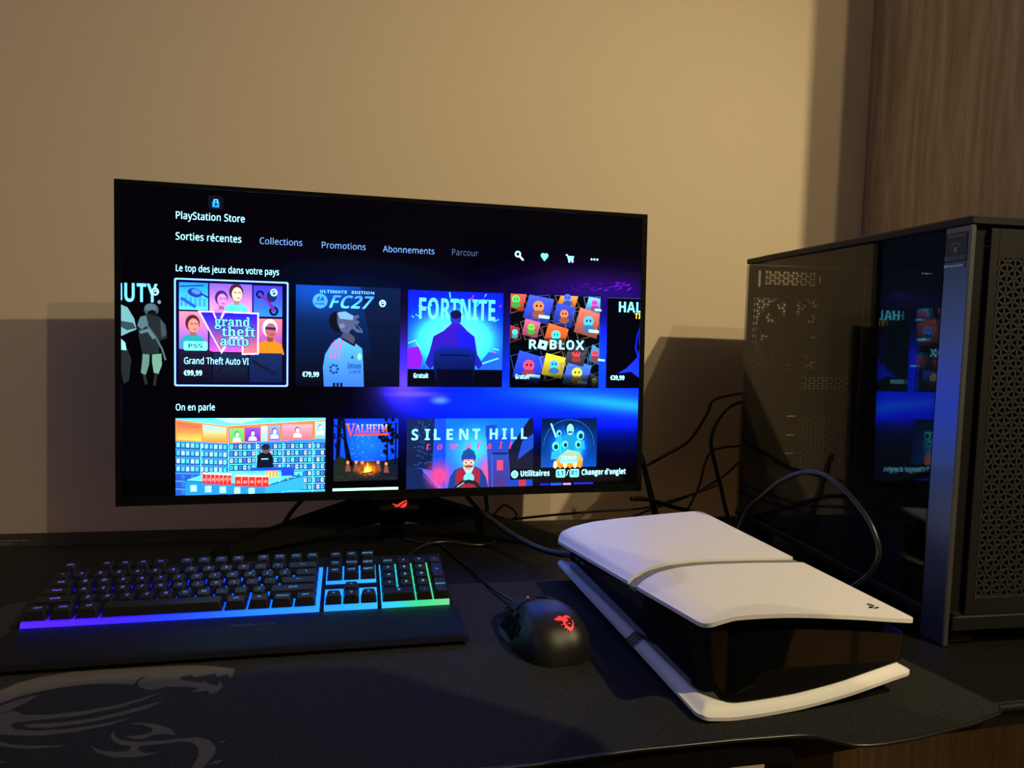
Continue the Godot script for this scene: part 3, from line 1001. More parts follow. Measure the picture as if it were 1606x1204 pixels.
func paint_tiles(im: Image, ink: Color) -> void:
	box_at(im, 1470, 348, 1863, 737, C(3, 4, 12))
	var kinds := [[1492, 375, 38, C(235, 95, 40)], [1590, 404, 56, C(60, 90, 215)], [1716, 362, 40, C(235, 150, 50)], [1838, 380, 36, C(110, 190, 215)], [1703, 431, 44, C(45, 75, 190)], [1812, 460, 54, C(225, 120, 95)], [1560, 489, 34, C(215, 110, 140)], [1668, 520, 46, C(235, 110, 40)], [1478, 510, 28, C(170, 40, 55)], [1552, 652, 58, C(35, 75, 225)], [1662, 645, 46, C(230, 195, 50)], [1765, 680, 54, C(70, 130, 215)], [1760, 596, 42, C(80, 80, 100)], [1858, 594, 36, C(60, 150, 180)], [1850, 710, 30, C(50, 45, 75)]]
	for i in kinds.size():
		var k = kinds[i]
		var h: float = k[2]
		var c: Color = k[3]
		var turn := 0.22 if i % 2 == 0 else 0.26
		var o := PackedVector2Array()
		var f := PackedVector2Array()
		for e in [[-1, -1], [1, -1], [1, 1], [-1, 1]]:
			var q: Vector2 = Vector2(k[0], k[1]) + Vector2(e[0] * h, e[1] * h).rotated(turn)
			o.append(Vector2(clampf(q.x, 1470, 1863), clampf(q.y, 348, 737)))
			q = Vector2(k[0], k[1]) + Vector2(e[0] * h * 1.12, e[1] * h * 1.12).rotated(turn - 0.5)
			f.append(Vector2(clampf(q.x, 1470, 1863), clampf(q.y, 348, 737)))
		var ring := []
		for q in f:
			ring += [q.x, q.y]
		stroke(im, ring + [f[0].x, f[0].y], 2.5, c.lerp(C(90, 90, 110), 0.5))
		paint_poly(im, o, c.lightened(0.15), c.darkened(0.35))
		var other := Color.from_hsv(fmod(c.h + 0.33 + 0.1 * (i % 3), 1.0), 0.6, 0.9)
		oval(im, clampf(k[0], 1490, 1845), k[1] - h * 0.15, h * 0.42, h * 0.4, other)
		oval(im, clampf(k[0], 1490, 1845), k[1] + h * 0.45, h * 0.5, h * 0.3, other.darkened(0.3))
		oval(im, clampf(k[0], 1490, 1845) - h * 0.14, k[1] - h * 0.18, h * 0.07, h * 0.1, C(10, 10, 30))
		oval(im, clampf(k[0], 1490, 1845) + h * 0.16, k[1] - h * 0.18, h * 0.07, h * 0.1, C(10, 10, 30))
		if i % 2 == 1:
			stroke(im, [k[0] + h * 0.1, k[1] + h * 0.6, k[0] + h * 0.8, k[1] + h * 0.66], h * 0.22, C(190, 235, 245))
	for k in 26:
		box_at(im, 1470, 680 + k * 2.2, 1863, 737, C(2, 3, 8, 18))
	paint_poly(im, rounded(1536, 528, 1802, 584, 14), C(8, 8, 16, 120))
	var x := 1546.0
	var wide := [42, 48, 42, 34, 44, 42]
	for i in 6:
		if i == 1:
			paint_poly(im, PackedVector2Array([Vector2(x + 9, 534), Vector2(x + 46, 543), Vector2(x + 37, 578), Vector2(x, 569)]), C(190, 242, 246))
			paint_poly(im, PackedVector2Array([Vector2(x + 19, 549), Vector2(x + 31, 552), Vector2(x + 28, 563), Vector2(x + 16, 560)]), C(12, 16, 30))
		else:
			words(im, "ROBLOX"[i], x, 575, 40, C(190, 242, 246), font_bold, wide[i] - 2)
		x += wide[i]
	words(im, "Gratuit", 1494, 701, 20, ink, font_bold, 62)

func paint_dark_cover(im: Image, ink: Color) -> void:
	box_at(im, 1896, 348, 2048, 737, C(2, 3, 10))
	box_at(im, 1896, 348, 2048, 350, C(80, 90, 130))
	words(im, "HAL", 1944, 409, 46, C(165, 235, 240), font_bold, 112)
	words(im, "TI", 2022, 436, 24, C(245, 205, 90), font_bold, 30)
	paint_poly(im, P([2048, 470, 2034, 500, 2026, 560, 2040, 600, 1990, 650, 1950, 674, 2010, 664, 2048, 690]), C(14, 28, 150), C(35, 70, 235))
	paint_poly(im, P([2040, 500, 2034, 560, 2044, 590, 2048, 560]), C(2, 4, 20))
	words(im, "€39,99", 1917, 702, 20, ink, font_bold, 66)

func paint_shop(im: Image) -> void:
	box_at(im, 184, 860, 729, 1152, C(70, 150, 205))
	paint_poly(im, P([184, 860, 729, 860, 729, 886, 372, 892, 184, 862]), C(120, 225, 245))
	paint_poly(im, P([320, 860, 500, 860, 420, 880, 372, 878]), C(190, 245, 250))
	paint_poly(im, P([184, 864, 370, 890, 370, 956, 184, 944]), C(245, 150, 70))
	paint_poly(im, P([372, 890, 729, 868, 729, 942, 372, 956]), C(240, 140, 80))
	paint_poly(im, P([188, 872, 276, 884, 276, 946, 188, 940]), C(225, 110, 85), C(250, 190, 100))
	paint_poly(im, P([280, 884, 364, 896, 364, 952, 280, 946]), C(170, 210, 220), C(235, 150, 60))
	var posters := [[378, 424, C(110, 205, 120)], [430, 486, C(150, 70, 190)], [490, 512, C(190, 220, 225)], [518, 558, C(150, 150, 225)], [566, 680, C(230, 150, 160)], [690, 729, C(170, 205, 235)]]
	for i in posters.size():
		var p = posters[i]
		var y: float = 900 - (p[0] - 378) * 0.08
		box_at(im, p[0], y, p[1], 952 - (p[0] - 378) * 0.03, p[2].lightened(0.15), p[2].darkened(0.15))
		if i != 2:
			bust(im, (p[0] + p[1]) / 2.0, y + 22, 0.34, C(240, 215, 220), p[2].darkened(0.5), C(235, 235, 245))
	# shelves full of small boxes
	for row in 7:
		var y := 962.0 + row * 27
		box_at(im, 372, y - 4, 729, y + 20, C(48, 92, 140))
		box_at(im, 372, y + 20, 729, y + 23, C(110, 210, 235))
		for k in 22:
			var x := 377.0 + k * 16
			box_at(im, x, y, x + 10, y + 15, [C(150, 225, 235), C(90, 190, 225), C(215, 200, 205), C(60, 140, 200)][(k * 7 + row * 3) % 4])
			box_at(im, x + 3, y + 4, x + 8, y + 10, [C(40, 90, 150), C(190, 90, 90), C(50, 130, 120)][(k + row) % 3])
		var yl := 950.0 + row * 30
		paint_poly(im, P([184, yl, 370, yl + 12 - row, 370, yl + 34 - row, 184, yl + 24]), C(52, 100, 150))
		for k in 11:
			var x := 188.0 + k * 16.5
			var yy: float = yl + 2 + k * (1.1 - 0.1 * row)
			box_at(im, x, yy, x + 11, yy + 16, ([C(45, 100, 210), C(60, 130, 225)][k % 2]) if row > 3 else [C(140, 215, 235), C(90, 180, 215), C(190, 205, 215)][(k + row) % 3])
	for x in [272, 370, 470, 568, 680]:
		box_at(im, x, 956, x + 3, 1152, C(130, 220, 240))
	# the one behind the counter, seen from behind
	paint_poly(im, P([472, 1052, 476, 1004, 492, 992, 520, 992, 532, 1006, 534, 1052]), C(18, 24, 50))
	oval(im, 507, 982, 15, 16, C(130, 90, 90))
	oval(im, 506, 972, 16, 11, C(20, 40, 80))
	box_at(im, 490, 1016, 516, 1021, C(160, 190, 190))
	# counter with red and yellow boxes
	paint_poly(im, P([218, 1096, 300, 1066, 650, 1070, 505, 1124]), C(120, 215, 235))
	paint_poly(im, P([218, 1096, 505, 1124, 505, 1152, 218, 1152]), C(45, 150, 195))
	paint_poly(im, P([505, 1124, 650, 1082, 650, 1140, 505, 1152]), C(60, 165, 210))
	stroke(im, [218, 1096, 505, 1124, 648, 1086], 3, C(15, 60, 95))
	for k in 5:
		box_at(im, 236 + 52 * k, 1114 + 4 * k, 258 + 52 * k, 1138 + 4 * k, C(185, 225, 225))
	for k in 4:
		box_at(im, 506 + 12 * k, 1062, 516 + 12 * k, 1090, C(240, 165, 60))
	box_at(im, 450, 1052, 604, 1064, C(30, 90, 200))
	box_at(im, 564, 1056, 612, 1086, C(35, 85, 190))
	for g in [[278, 1066, 7, 15], [394, 1078, 5, 25]]:
		for k in g[2]:
			var x: float = g[0] + k * g[3]
			box_at(im, x, g[1] + k * 1.0, x + g[3] - 1, g[1] + 44 + k * 1.2, C(225, 60, 45))
			box_at(im, x + 1, g[1] + k * 1.0, x + g[3] - 1, g[1] + 7 + k, C(245, 200, 185))
			oval(im, x + g[3] * 0.5, g[1] + 28, g[3] * 0.3, 6, C(245, 150, 130))

func paint_forest(im: Image) -> void:
	var r := Rect2(761, 864, 252, 248)
	box_at(im, 761, 864, 1013, 1112, C(16, 70, 205), C(10, 85, 200))
	soft_spot(im, 890, 960, 150, 120, C(30, 130, 245, 230), r)
	for k in 26:
		oval(im, rng.randf_range(830, 960), rng.randf_range(930, 1020), 1.5, 1.5, C(110, 190, 240))
	var dark := C(6, 12, 26)
	paint_poly(im, P([761, 1030, 800, 1020, 850, 1036, 960, 1034, 1013, 1022, 1013, 1112, 761, 1112]), C(10, 28, 62), C(26, 34, 44))
	paint_poly(im, P([776, 864, 792, 864, 788, 950, 784, 1030, 768, 1034]), dark)
	paint_poly(im, P([792, 864, 802, 864, 812, 950, 836, 1052, 812, 1060, 802, 980]), dark)
	for k in 34:
		oval(im, rng.randf_range(940, 1012), rng.randf_range(866, 1000), rng.randf_range(5, 14), rng.randf_range(4, 9), dark, rng.randf_range(0, 3))
	box_at(im, 966, 930, 973, 1070, dark)
	box_at(im, 1000, 880, 1007, 1050, dark)
	for k in 16:
		oval(im, rng.randf_range(763, 800), rng.randf_range(880, 990), rng.randf_range(4, 9), rng.randf_range(3, 7), C(8, 22, 60), rng.randf_range(0, 3))
	paint_poly(im, P([761, 1040, 782, 1012, 812, 1024, 846, 1080, 830, 1112, 761, 1112]), C(34, 44, 40))
	soft_spot(im, 892, 1064, 72, 46, C(240, 120, 20, 255), r)
	soft_spot(im, 892, 1070, 48, 26, C(255, 150, 20, 255), r)
	for f in [[848, 1050], [872, 1052], [934, 1052], [966, 1058], [816, 1050]]:
		oval(im, f[0], f[1] - 12, 6, 7, C(225, 150, 110))
		paint_poly(im, P([f[0] - 10, f[1] + 24, f[0] - 6, f[1] - 4, f[0] + 6, f[1] - 4, f[0] + 12, f[1] + 24]), C(150, 85, 60))
	paint_poly(im, P([876, 1080, 882, 1056, 888, 1062, 893, 1036, 900, 1062, 906, 1054, 910, 1080]), C(255, 190, 50))
	paint_poly(im, P([884, 1080, 892, 1054, 902, 1080]), C(255, 245, 170))
	stroke(im, [872, 1084, 914, 1078], 5, C(60, 30, 20))
	for k in 60:
		oval(im, rng.randf_range(765, 1010), rng.randf_range(1086, 1110), 3, 2, C(70, 62, 60) if k % 2 else C(24, 30, 40))
	words(im, "V", 806, 936, 52, C(235, 120, 95), font_serif, 40, 0.0, C(225, 80, 50))
	words(im, "ALHEIM", 842, 920, 32, C(215, 200, 205), font_serif, 130, 0.0, C(230, 80, 50))
	stroke(im, [842, 929, 972, 927], 7, C(225, 85, 65))
	box_at(im, 758, 1141, 1015, 1151, C(205, 245, 220))

func paint_alley(im: Image, ink: Color) -> void:
	var r := Rect2(1047, 865, 531, 287)
	box_at(im, 1047, 865, 1578, 1152, C(20, 120, 225), C(70, 110, 220))
	soft_spot(im, 1330, 1000, 160, 150, C(80, 200, 245, 200), r)
	paint_poly(im, P([1047, 865, 1160, 865, 1160, 1080, 1110, 1068, 1047, 1060]), C(24, 46, 96), C(20, 34, 78))
	for k in 60:
		oval(im, rng.randf_range(1080, 1154), rng.randf_range(870, 1056), 5, 3, C(40, 76, 140))
	paint_poly(im, P([1160, 865, 1206, 865, 1206, 1152, 1150, 1110]), C(28, 84, 190))
	paint_poly(im, P([1047, 1058, 1110, 1070, 1180, 1152, 1047, 1152]), C(22, 42, 98))
	soft_spot(im, 1180, 1100, 80, 90, C(235, 80, 140, 255), r)
	soft_spot(im, 1385, 1090, 70, 110, C(235, 95, 140, 240), r)
	stroke(im, [1116, 1078, 1186, 1150], 5, C(200, 90, 150))
	for k in 9:
		stroke(im, [1118 + 8 * k, 1078 + 8 * k, 1118 + 8 * k, 1106 + 7 * k], 3, C(int(90 + 16 * k), 100, 190))
	paint_poly(im, P([1372, 894, 1418, 892, 1418, 940, 1372, 944]), C(28, 80, 170))
	paint_poly(im, P([1376, 944, 1480, 930, 1480, 1152, 1388, 1152]), C(30, 95, 190), C(85, 60, 130))
	for k in 7:
		stroke(im, [1378, 952 + 9 * k, 1470, 946 + 9 * k], 2, C(20, 70, 150))
	box_at(im, 1400, 1008, 1468, 1016, C(14, 40, 90))
	box_at(im, 1422, 1040, 1448, 1082, C(225, 80, 120))
	stroke(im, [1400, 1014, 1404, 1152], 4, C(60, 110, 200))
	paint_poly(im, P([1560, 865, 1578, 865, 1578, 1080, 1480, 1100, 1470, 1000]), C(20, 28, 58))
	paint_poly(im, P([1528, 962, 1578, 930, 1578, 990, 1510, 1040]), C(36, 84, 170))
	paint_poly(im, P([1470, 1110, 1578, 1090, 1578, 1152, 1470, 1152]), C(30, 75, 165))
	box_at(im, 1518, 1124, 1548, 1152, C(190, 60, 80))
	var x := 1064.0
	for k in 6:
		words(im, "SILENT"[k], x, 953, 45, C(168, 240, 232), font_bold)
		x += [54, 34, 52, 52, 60, 50][k]
	x = 1384.0
	for k in 4:
		words(im, "HILL"[k], x, 953, 45, C(168, 240, 232), font_bold)
		x += [56, 34, 44, 44][k]
	x = 1122.0
	for k in 8:
		words(im, "townfall"[k], x, 992, 27, C(235, 75, 115), font_serif, 0.0, 0.25)
		x += [46, 52, 66, 46, 44, 52, 42, 40][k]
	# someone in a knitted cap, red vest, looking down at the thing in their hands
	paint_poly(im, P([1216, 1152, 1226, 1104, 1244, 1078, 1272, 1066, 1332, 1064, 1358, 1080, 1376, 1110, 1386, 1152]), C(36, 70, 140))
	paint_poly(im, P([1248, 1152, 1250, 1086, 1276, 1066, 1304, 1104, 1330, 1066, 1352, 1086, 1350, 1152]), C(165, 45, 70))
	paint_poly(im, P([1278, 1066, 1304, 1112, 1326, 1066]), C(170, 190, 190))
	oval(im, 1302, 1046, 24, 32, C(205, 150, 130))
	paint_poly(im, P([1276, 1046, 1274, 1024, 1330, 1024, 1328, 1046, 1320, 1030, 1284, 1030]), C(60, 40, 50))
	paint_poly(im, P([1274, 1030, 1278, 1002, 1302, 986, 1326, 1002, 1330, 1030]), C(32, 90, 140))
	box_at(im, 1272, 1016, 1332, 1034, C(30, 56, 120))
	for k in 8:
		box_at(im, 1275 + 7 * k, 1017, 1277 + 7 * k, 1033, C(70, 110, 190))
	for k in 2:
		oval(im, 1291 + 22 * k, 1048, 9, 7, C(225, 225, 215))
		oval(im, 1291 + 22 * k, 1048, 6, 5, C(150, 110, 100))
	stroke(im, [1290, 1064, 1316, 1064], 7, C(110, 70, 60))
	oval(im, 1304, 1112, 22, 22, C(135, 190, 205))
	stroke(im, [1252, 1150, 1276, 1130, 1304, 1126, 1330, 1132, 1346, 1150], 15, C(34, 42, 52))
	stroke(im, [1256, 1148, 1284, 1130], 4, C(150, 190, 185))

func paint_crew(im: Image) -> void:
	var r := Rect2(1612, 865, 249, 210)
	box_at(im, 1612, 865, 1861, 1075, C(6, 30, 80), C(10, 90, 170))
	soft_spot(im, 1736, 970, 125, 115, C(20, 130, 235, 255), r)
	soft_spot(im, 1736, 1000, 90, 90, C(60, 225, 235, 255), r)
	for k in 40:
		var a := PI + PI * k / 39.0
		oval(im, 1736 + cos(a) * 112, 980 + sin(a) * 108, 2, 2, C(70, 150, 220))
	stroke(im, [1655, 890, 1677, 945], 6, C(190, 250, 240))
	paint_poly(im, P([1700, 1010, 1706, 950, 1728, 934, 1756, 934, 1780, 952, 1790, 1010]), C(30, 150, 175))
	oval(im, 1739, 908, 21, 28, C(24, 36, 50))
	oval(im, 1740, 914, 16, 24, C(150, 200, 195))
	stroke(im, [1732, 926, 1748, 926], 7, C(40, 60, 66))
	for f in [[1690, 930, 0.5], [1786, 940, 0.75], [1718, 978, 0.6], [1776, 978, 0.6], [1676, 985, 0.7]]:
		var k: float = f[2]
		paint_poly(im, P([f[0] - 30 * k, f[1] + 80 * k, f[0] - 24 * k, f[1] + 30 * k, f[0] + 24 * k, f[1] + 30 * k, f[0] + 30 * k, f[1] + 80 * k]), C(45, 165, 185))
		oval(im, f[0], f[1], 22 * k, 27 * k, C(120, 215, 215))
		oval(im, f[0] + 2, f[1] + 4 * k, 13 * k, 16 * k, C(36, 50, 70))
	paint_poly(im, P([1664, 1075, 1690, 1030, 1730, 1000, 1780, 1010, 1800, 1040, 1796, 1075]), C(150, 190, 180), C(250, 140, 60))
	for k in 6:
		oval(im, 1676 + 22 * k, 1064, 8, 16, C(255, 150, 50) if k % 2 else C(250, 215, 160))
	paint_poly(im, rounded(1698, 1026, 1774, 1058, 6), C(120, 205, 215))
	words(im, "ZERO", 1702, 1045, 17, C(225, 250, 250), font_bold, 68)
	for k in 7:
		box_at(im, 1705 + 9 * k, 1050, 1711 + 9 * k, 1055, C(200, 240, 245))

# ------------------------------------------------------------------ monitor

func build_monitor() -> void:
	var w := 0.735
	var h := 0.4223
	var t := thing("monitor", "wide black gaming monitor showing a game store page, on a three-legged stand", "monitor", Vector3(0.0380, 0.0004, 0.0461), 0.0519)
	var tilt := Basis(Vector3.RIGHT, -0.0341)
	var foot := Vector3(0, 0.0798, 0)
	# the panel: thin at its edges, thicker behind
	var shell := start()
	add_box(shell, Vector3(-w / 2, 0, -0.011), Vector3(w / 2, h, -0.0006), 0.0015)
	add_box(shell, Vector3(-0.20, 0.06, -0.045), Vector3(0.20, 0.33, -0.0105), 0.012)
	part(t, "back_shell", finish(shell), M.stand_black, foot, tilt)
	var bez := start()
	var a := [Vector2(-w / 2 + 0.0006, 0.0006), Vector2(w / 2 - 0.0006, h - 0.0006)]
	var s0 := Vector2(-w / 2 + w * 0.011, h * 0.030)
	var s1 := Vector2(-w / 2 + w * 0.988, h * 0.986)
	for q in [[a[0].x, a[0].y, a[1].x, s0.y], [a[0].x, s1.y, a[1].x, a[1].y], [a[0].x, s0.y, s0.x, s1.y], [s1.x, s0.y, a[1].x, s1.y]]:
		add_box(bez, Vector3(q[0], q[1], -0.0008), Vector3(q[2], q[3], 0.0006))
	part(t, "bezel", finish(bez), M.stand_black, foot, tilt)
	var st := start()
	var corners := [[Vector3(s0.x, s1.y, 0.0), Vector2(0, 0)], [Vector3(s1.x, s1.y, 0.0), Vector2(1, 0)], [Vector3(s1.x, s0.y, 0.0), Vector2(1, 1)], [Vector3(s0.x, s0.y, 0.0), Vector2(0, 1)]]
	for k in [0, 1, 2, 0, 2, 3]:
		st.set_uv(corners[k][1])
		st.add_vertex(corners[k][0])
	var m := mat("screen_picture", grey(0.001), 0.1, 0.0, 0.3)
	m.emission_enabled = true
	m.emission = Color.BLACK
	m.emission_operator = BaseMaterial3D.EMISSION_OP_ADD
	m.emission_texture = screen_picture()
	m.emission_energy_multiplier = SCREEN_GLOW
	part(t, "screen", finish(st), m, foot, tilt)
	var l := AreaLight3D.new()
	l.name = "screen_light"
	l.area_size = Vector2(s1.x - s0.x, s1.y - s0.y)
	l.area_normalize_energy = true
	l.light_energy = SCREEN_LIGHT
	l.light_color = Color(0.22, 0.52, 1.0).linear_to_srgb()
	l.area_range = 5.0
	l.shadow_enabled = true
	l.transform = Transform3D(tilt, foot + tilt * Vector3((s0.x + s1.x) / 2, (s0.y + s1.y) / 2, 0.002))
	t.add_child(l)
	l.look_at_from_position(l.global_position, l.global_position + (t.global_basis * tilt).z, Vector3.UP)
	# the chin under the lower edge with its lit mark
	var lip := Geometry2D.convex_hull(P([-0.039, 0.001, 0.039, 0.001, 0.027, -0.0165, -0.027, -0.0165]))
	var chin := start()
	add_prism(chin, lip, -0.012, 0.003, 0.0008, Transform3D(Basis(Vector3.RIGHT, Vector3.BACK, Vector3.UP), Vector3.ZERO))
	var c := part(t, "chin", finish(chin), M.shell_black, foot, tilt)
	var mark := start()
	for q in [[-0.0125, -0.0062, -0.0105, -0.0078, -0.0060, -0.0098, -0.0030, -0.0088, -0.0052, -0.0084, -0.0086, -0.0070], [-0.0062, -0.0112, -0.0020, -0.0062, 0.0030, -0.0034, 0.0090, -0.0018, 0.0086, -0.0034, 0.0040, -0.0052, 0.0005, -0.0078, -0.0030, -0.0114], [-0.0012, -0.0120, 0.0030, -0.0076, 0.0092, -0.0046, 0.0082, -0.0100, 0.0050, -0.0126], [-0.0092, -0.0094, -0.0060, -0.0106, -0.0064, -0.0118, -0.0080, -0.0110]]:
		add_prism(mark, P(q), 0.003, 0.0034, 0.0, Transform3D(Basis(Vector3.RIGHT, Vector3.UP, Vector3.BACK) * Basis(Vector3(1, 0, 0), Vector3(0, 0, 1), Vector3(0, 1, 0)), Vector3.ZERO))
	part(c, "glow_mark", finish(mark), M.led_red)
	# stand: neck, hub and three flat tapering legs
	part(t, "neck", box(Vector3(-0.032, 0.055, -0.125), Vector3(0.032, 0.30, -0.088), 0.006), M.shell_black)
	part(t, "mount", box(Vector3(-0.05, 0.20, -0.09), Vector3(0.05, 0.30, -0.040), 0.006), M.shell_black)
	part(t, "hub", prism(rounded(-0.052, -0.150, 0.052, -0.075, 0.03), 0.030, 0.066, 0.006), M.shell_black)
	for tip in [Vector3(-0.252, 0, -0.030), Vector3(0.245, 0, -0.010), Vector3(0.0, 0.0020, -0.146)]:
		var from := Vector3(0, 0, -0.112)
		var along: Vector3 = (tip - from).normalized()
		var across := along.cross(Vector3.UP)
		var leg := start()
		var ring := []
		var long: float = (tip - from).length()
		for e in [[0.0, 0.030, 0.030, 0.072], [0.5, 0.024, 0.014, 0.042], [0.93, 0.017, 0.0, 0.014], [1.0, 0.009, 0.0, 0.008]]:
			var b: Vector3 = from + along * long * e[0] + Vector3(0, tip.y * (1.0 - e[0]), 0)
			ring.append([b + across * e[1] + Vector3(0, e[2], 0), b - across * e[1] + Vector3(0, e[2], 0), b - across * e[1] * 0.55 + Vector3(0, e[3], 0), b + across * e[1] * 0.55 + Vector3(0, e[3], 0)])
		for i in 3:
			for k in 4:
				var n := (k + 1) % 4
				quad(leg, ring[i][k], ring[i][n], ring[i + 1][n], ring[i + 1][k])
		quad(leg, ring[3][0], ring[3][1], ring[3][2], ring[3][3])
		part(t, "leg", finish(leg), M.stand_black)

# ------------------------------------------------------------------ computer tower

# six-pointed lattice of thin struts between x0..x1 and y0..y1 in the plane across z
func add_lattice(st: SurfaceTool, x0: float, y0: float, x1: float, y1: float, cell: float, thin: float, z0: float, z1: float) -> void:
	var dirs := [Vector2(0, 1), Vector2(cos(PI / 6), 0.5), Vector2(cos(PI / 6), -0.5)]
	var mid := Vector2((x0 + x1) / 2, (y0 + y1) / 2)
	var reach := Vector2(x1 - x0, y1 - y0).length()
	for d in dirs:
		var n: Vector2 = d.orthogonal()
		var step := cell * cos(PI / 6)
		for k in range(-int(reach / step) - 1, int(reach / step) + 2):
			var p: Vector2 = mid + n * step * k
			# clip the endless line to the opening
			var lo := -1e9
			var hi := 1e9
			for ax in 2:
				var b0: float = [x0, y0][ax]
				var b1: float = [x1, y1][ax]
				if absf(d[ax]) < 1e-5:
					if p[ax] < b0 or p[ax] > b1:
						lo = 1.0
						hi = 0.0
					continue
				var ta: float = (b0 - p[ax]) / d[ax]
				var tb: float = (b1 - p[ax]) / d[ax]
				lo = maxf(lo, minf(ta, tb))
				hi = minf(hi, maxf(ta, tb))
			if hi - lo < cell * 0.3:
				continue
			var a: Vector2 = p + d * lo
			var b: Vector2 = p + d * hi
			var side := n * thin / 2
			var q := [a - side, b - side, b + side, a + side]
			var f := []
			var g := []
			for v in q:
				f.append(Vector3(v.x, v.y, z1))
				g.append(Vector3(v.x, v.y, z0))
			var mid3: Vector3 = (f[0] + f[2] + g[0] + g[2]) / 4
			face(st, f, mid3)
			face(st, g, mid3)
			for i in 4:
				face(st, [f[i], f[(i + 1) % 4], g[(i + 1) % 4], g[i]], mid3)

func build_tower() -> void:
	var t := thing("computer_tower", "black computer tower with a dark glass side and a perforated front", "computer", Vector3(0.5893, 0.0004, 0.4278), -0.0197)
	var w := 0.22
	var h := 0.4495
	var d := 0.468
	part(t, "top_panel", box(Vector3(0, 0.439, -d), Vector3(w, h - 0.002, 0), 0.0012), M.case_steel)
	part(t, "dust_filter", box(Vector3(0.012, h - 0.0021, -d + 0.028), Vector3(w - 0.012, h + 0.001, -0.03), 0.001), M.matt_black)
	part(t, "bottom_panel", box(Vector3(0.0, 0.022, -d), Vector3(w, 0.032, -0.012), 0.001), M.case_steel)
	part(t, "far_side_panel", box(Vector3(w - 0.004, 0.032, -d), Vector3(w, 0.439, -0.012), 0.0008), M.case_steel)
	part(t, "glass_panel", box(Vector3(0.0, 0.032, -d + 0.002), Vector3(0.004, 0.4375, -0.0345), 0.0005), M.tinted_glass)
	# back panel with its openings
	var st := start()
	var z0 := -d
	var z1 := -d + 0.0015
	var rects := [[0.005, 0.430, 0.215, 0.4385], [0.005, 0.403, 0.0215, 0.430], [0.0262, 0.403, 0.034, 0.430], [0.124, 0.403, 0.131, 0.430], [0.1345, 0.403, 0.215, 0.430], [0.0215, 0.403, 0.0262, 0.4035], [0.034, 0.403, 0.124, 0.4075], [0.131, 0.403, 0.1345, 0.413], [0.131, 0.424, 0.1345, 0.430], [0.005, 0.385, 0.215, 0.403], [0.005, 0.270, 0.016, 0.385], [0.132, 0.270, 0.215, 0.385], [0.005, 0.255, 0.215, 0.270], [0.005, 0.235, 0.108, 0.255], [0.196, 0.235, 0.215, 0.255], [0.005, 0.19, 0.215, 0.235], [0.005, 0.032, 0.085, 0.19], [0.102, 0.1, 0.108, 0.19], [0.196, 0.1, 0.215, 0.19], [0.102, 0.032, 0.215, 0.1]]
	for r in rects:
		add_box(st, Vector3(r[0], r[1], z0), Vector3(r[2], r[3], z1))
	for k in 5:
		var y := 0.032 + 0.0315 * k
		add_box(st, Vector3(0.085, y, z0), Vector3(0.102, y + 0.0296, z1))
	add_lattice(st, 0.034, 0.4075, 0.124, 0.430, 0.0092, 0.0016, z0, z1)
	add_lattice(st, 0.108, 0.235, 0.196, 0.255, 0.0092, 0.0026, z0, z1)
	add_lattice(st, 0.108, 0.1, 0.196, 0.19, 0.0092, 0.0034, z0, z1)
	add_lattice(st, 0.016, 0.270, 0.132, 0.385, 0.0105, 0.0022, z0, z1)
	part(t, "back_panel", finish(st), M.case_steel)
	# a fan just inside it
	var fan := start()
	add_tube(fan, [Vector3(0.074, 0.3275, z1 + 0.004), Vector3(0.074, 0.3275, z1 + 0.026)], 0.021, -1, 20)
	for k in 9:
		var b := Basis(Vector3.BACK, TAU * k / 9)
		add_box(fan, Vector3(-0.0135, 0.018, -0.001), Vector3(0.0135, 0.054, 0.001), 0.0, Transform3D(b * Basis(Vector3.UP, 0.55), Vector3(0.074, 0.3275, z1 + 0.015)))
	var f := part(t, "case_fan", finish(fan), M.case_inside)
	var ring := []
	for k in 33:
		ring.append(Vector3(0.074 + cos(TAU * k / 32) * 0.057, 0.3275 + sin(TAU * k / 32) * 0.057, z1 + 0.015))
	part(f, "fan_ring", tube(ring, 0.004, -1, 6), M.case_inside)
	part(t, "power_supply_cover", box(Vector3(0.008, 0.033, -d + 0.01), Vector3(w - 0.006, 0.108, -0.075), 0.002), M.case_inside)
	part(t, "board_tray", box(Vector3(w - 0.03, 0.11, -d + 0.06), Vector3(w - 0.027, 0.43, -0.08), 0.001), M.case_inside)
	# front: the corner pillar, a recess, the perforated panel
	part(t, "corner_pillar", box(Vector3(-0.0005, 0.0, -0.0335), Vector3(0.0065, 0.4385, 0.0005), 0.0012), M.pillar_metal)
	part(t, "front_recess", box(Vector3(0.0066, 0.024, -0.03), Vector3(0.024, 0.4385, -0.006), 0.001), M.matt_black)
	var fr := start()
	var z := 0.0
	for r in [[0.024, 0.034, 0.0335, 0.436], [0.206, 0.034, 0.219, 0.436], [0.0335, 0.406, 0.206, 0.436], [0.0335, 0.034, 0.206, 0.052]]:
		add_box(fr, Vector3(r[0], r[1], z - 0.003), Vector3(r[2], r[3], z), 0.0004)
	part(t, "front_frame", finish(fr), M.dark_grey)
	var la := start()
	add_lattice(la, 0.0335, 0.052, 0.206, 0.406, 0.0108, 0.0024, z - 0.0026, z - 0.0003)
	part(t, "front_grille", finish(la), M.grille_steel)
	var bars := start()
	for k in 22:
		add_box(bars, Vector3(0.034, 0.056 + k * 0.016, z - 0.012), Vector3(0.206, 0.0585 + k * 0.016, z - 0.006))
	part(t, "inner_filter", finish(bars), M.case_steel)
	part(t, "filter_back", box(Vector3(0.026, 0.035, z - 0.022), Vector3(0.214, 0.436, z - 0.018)), M.matt_black)
	part(t, "front_ledge", box(Vector3(0.0066, 0.018, -0.03), Vector3(w, 0.0335, 0.004), 0.001), M.case_steel)
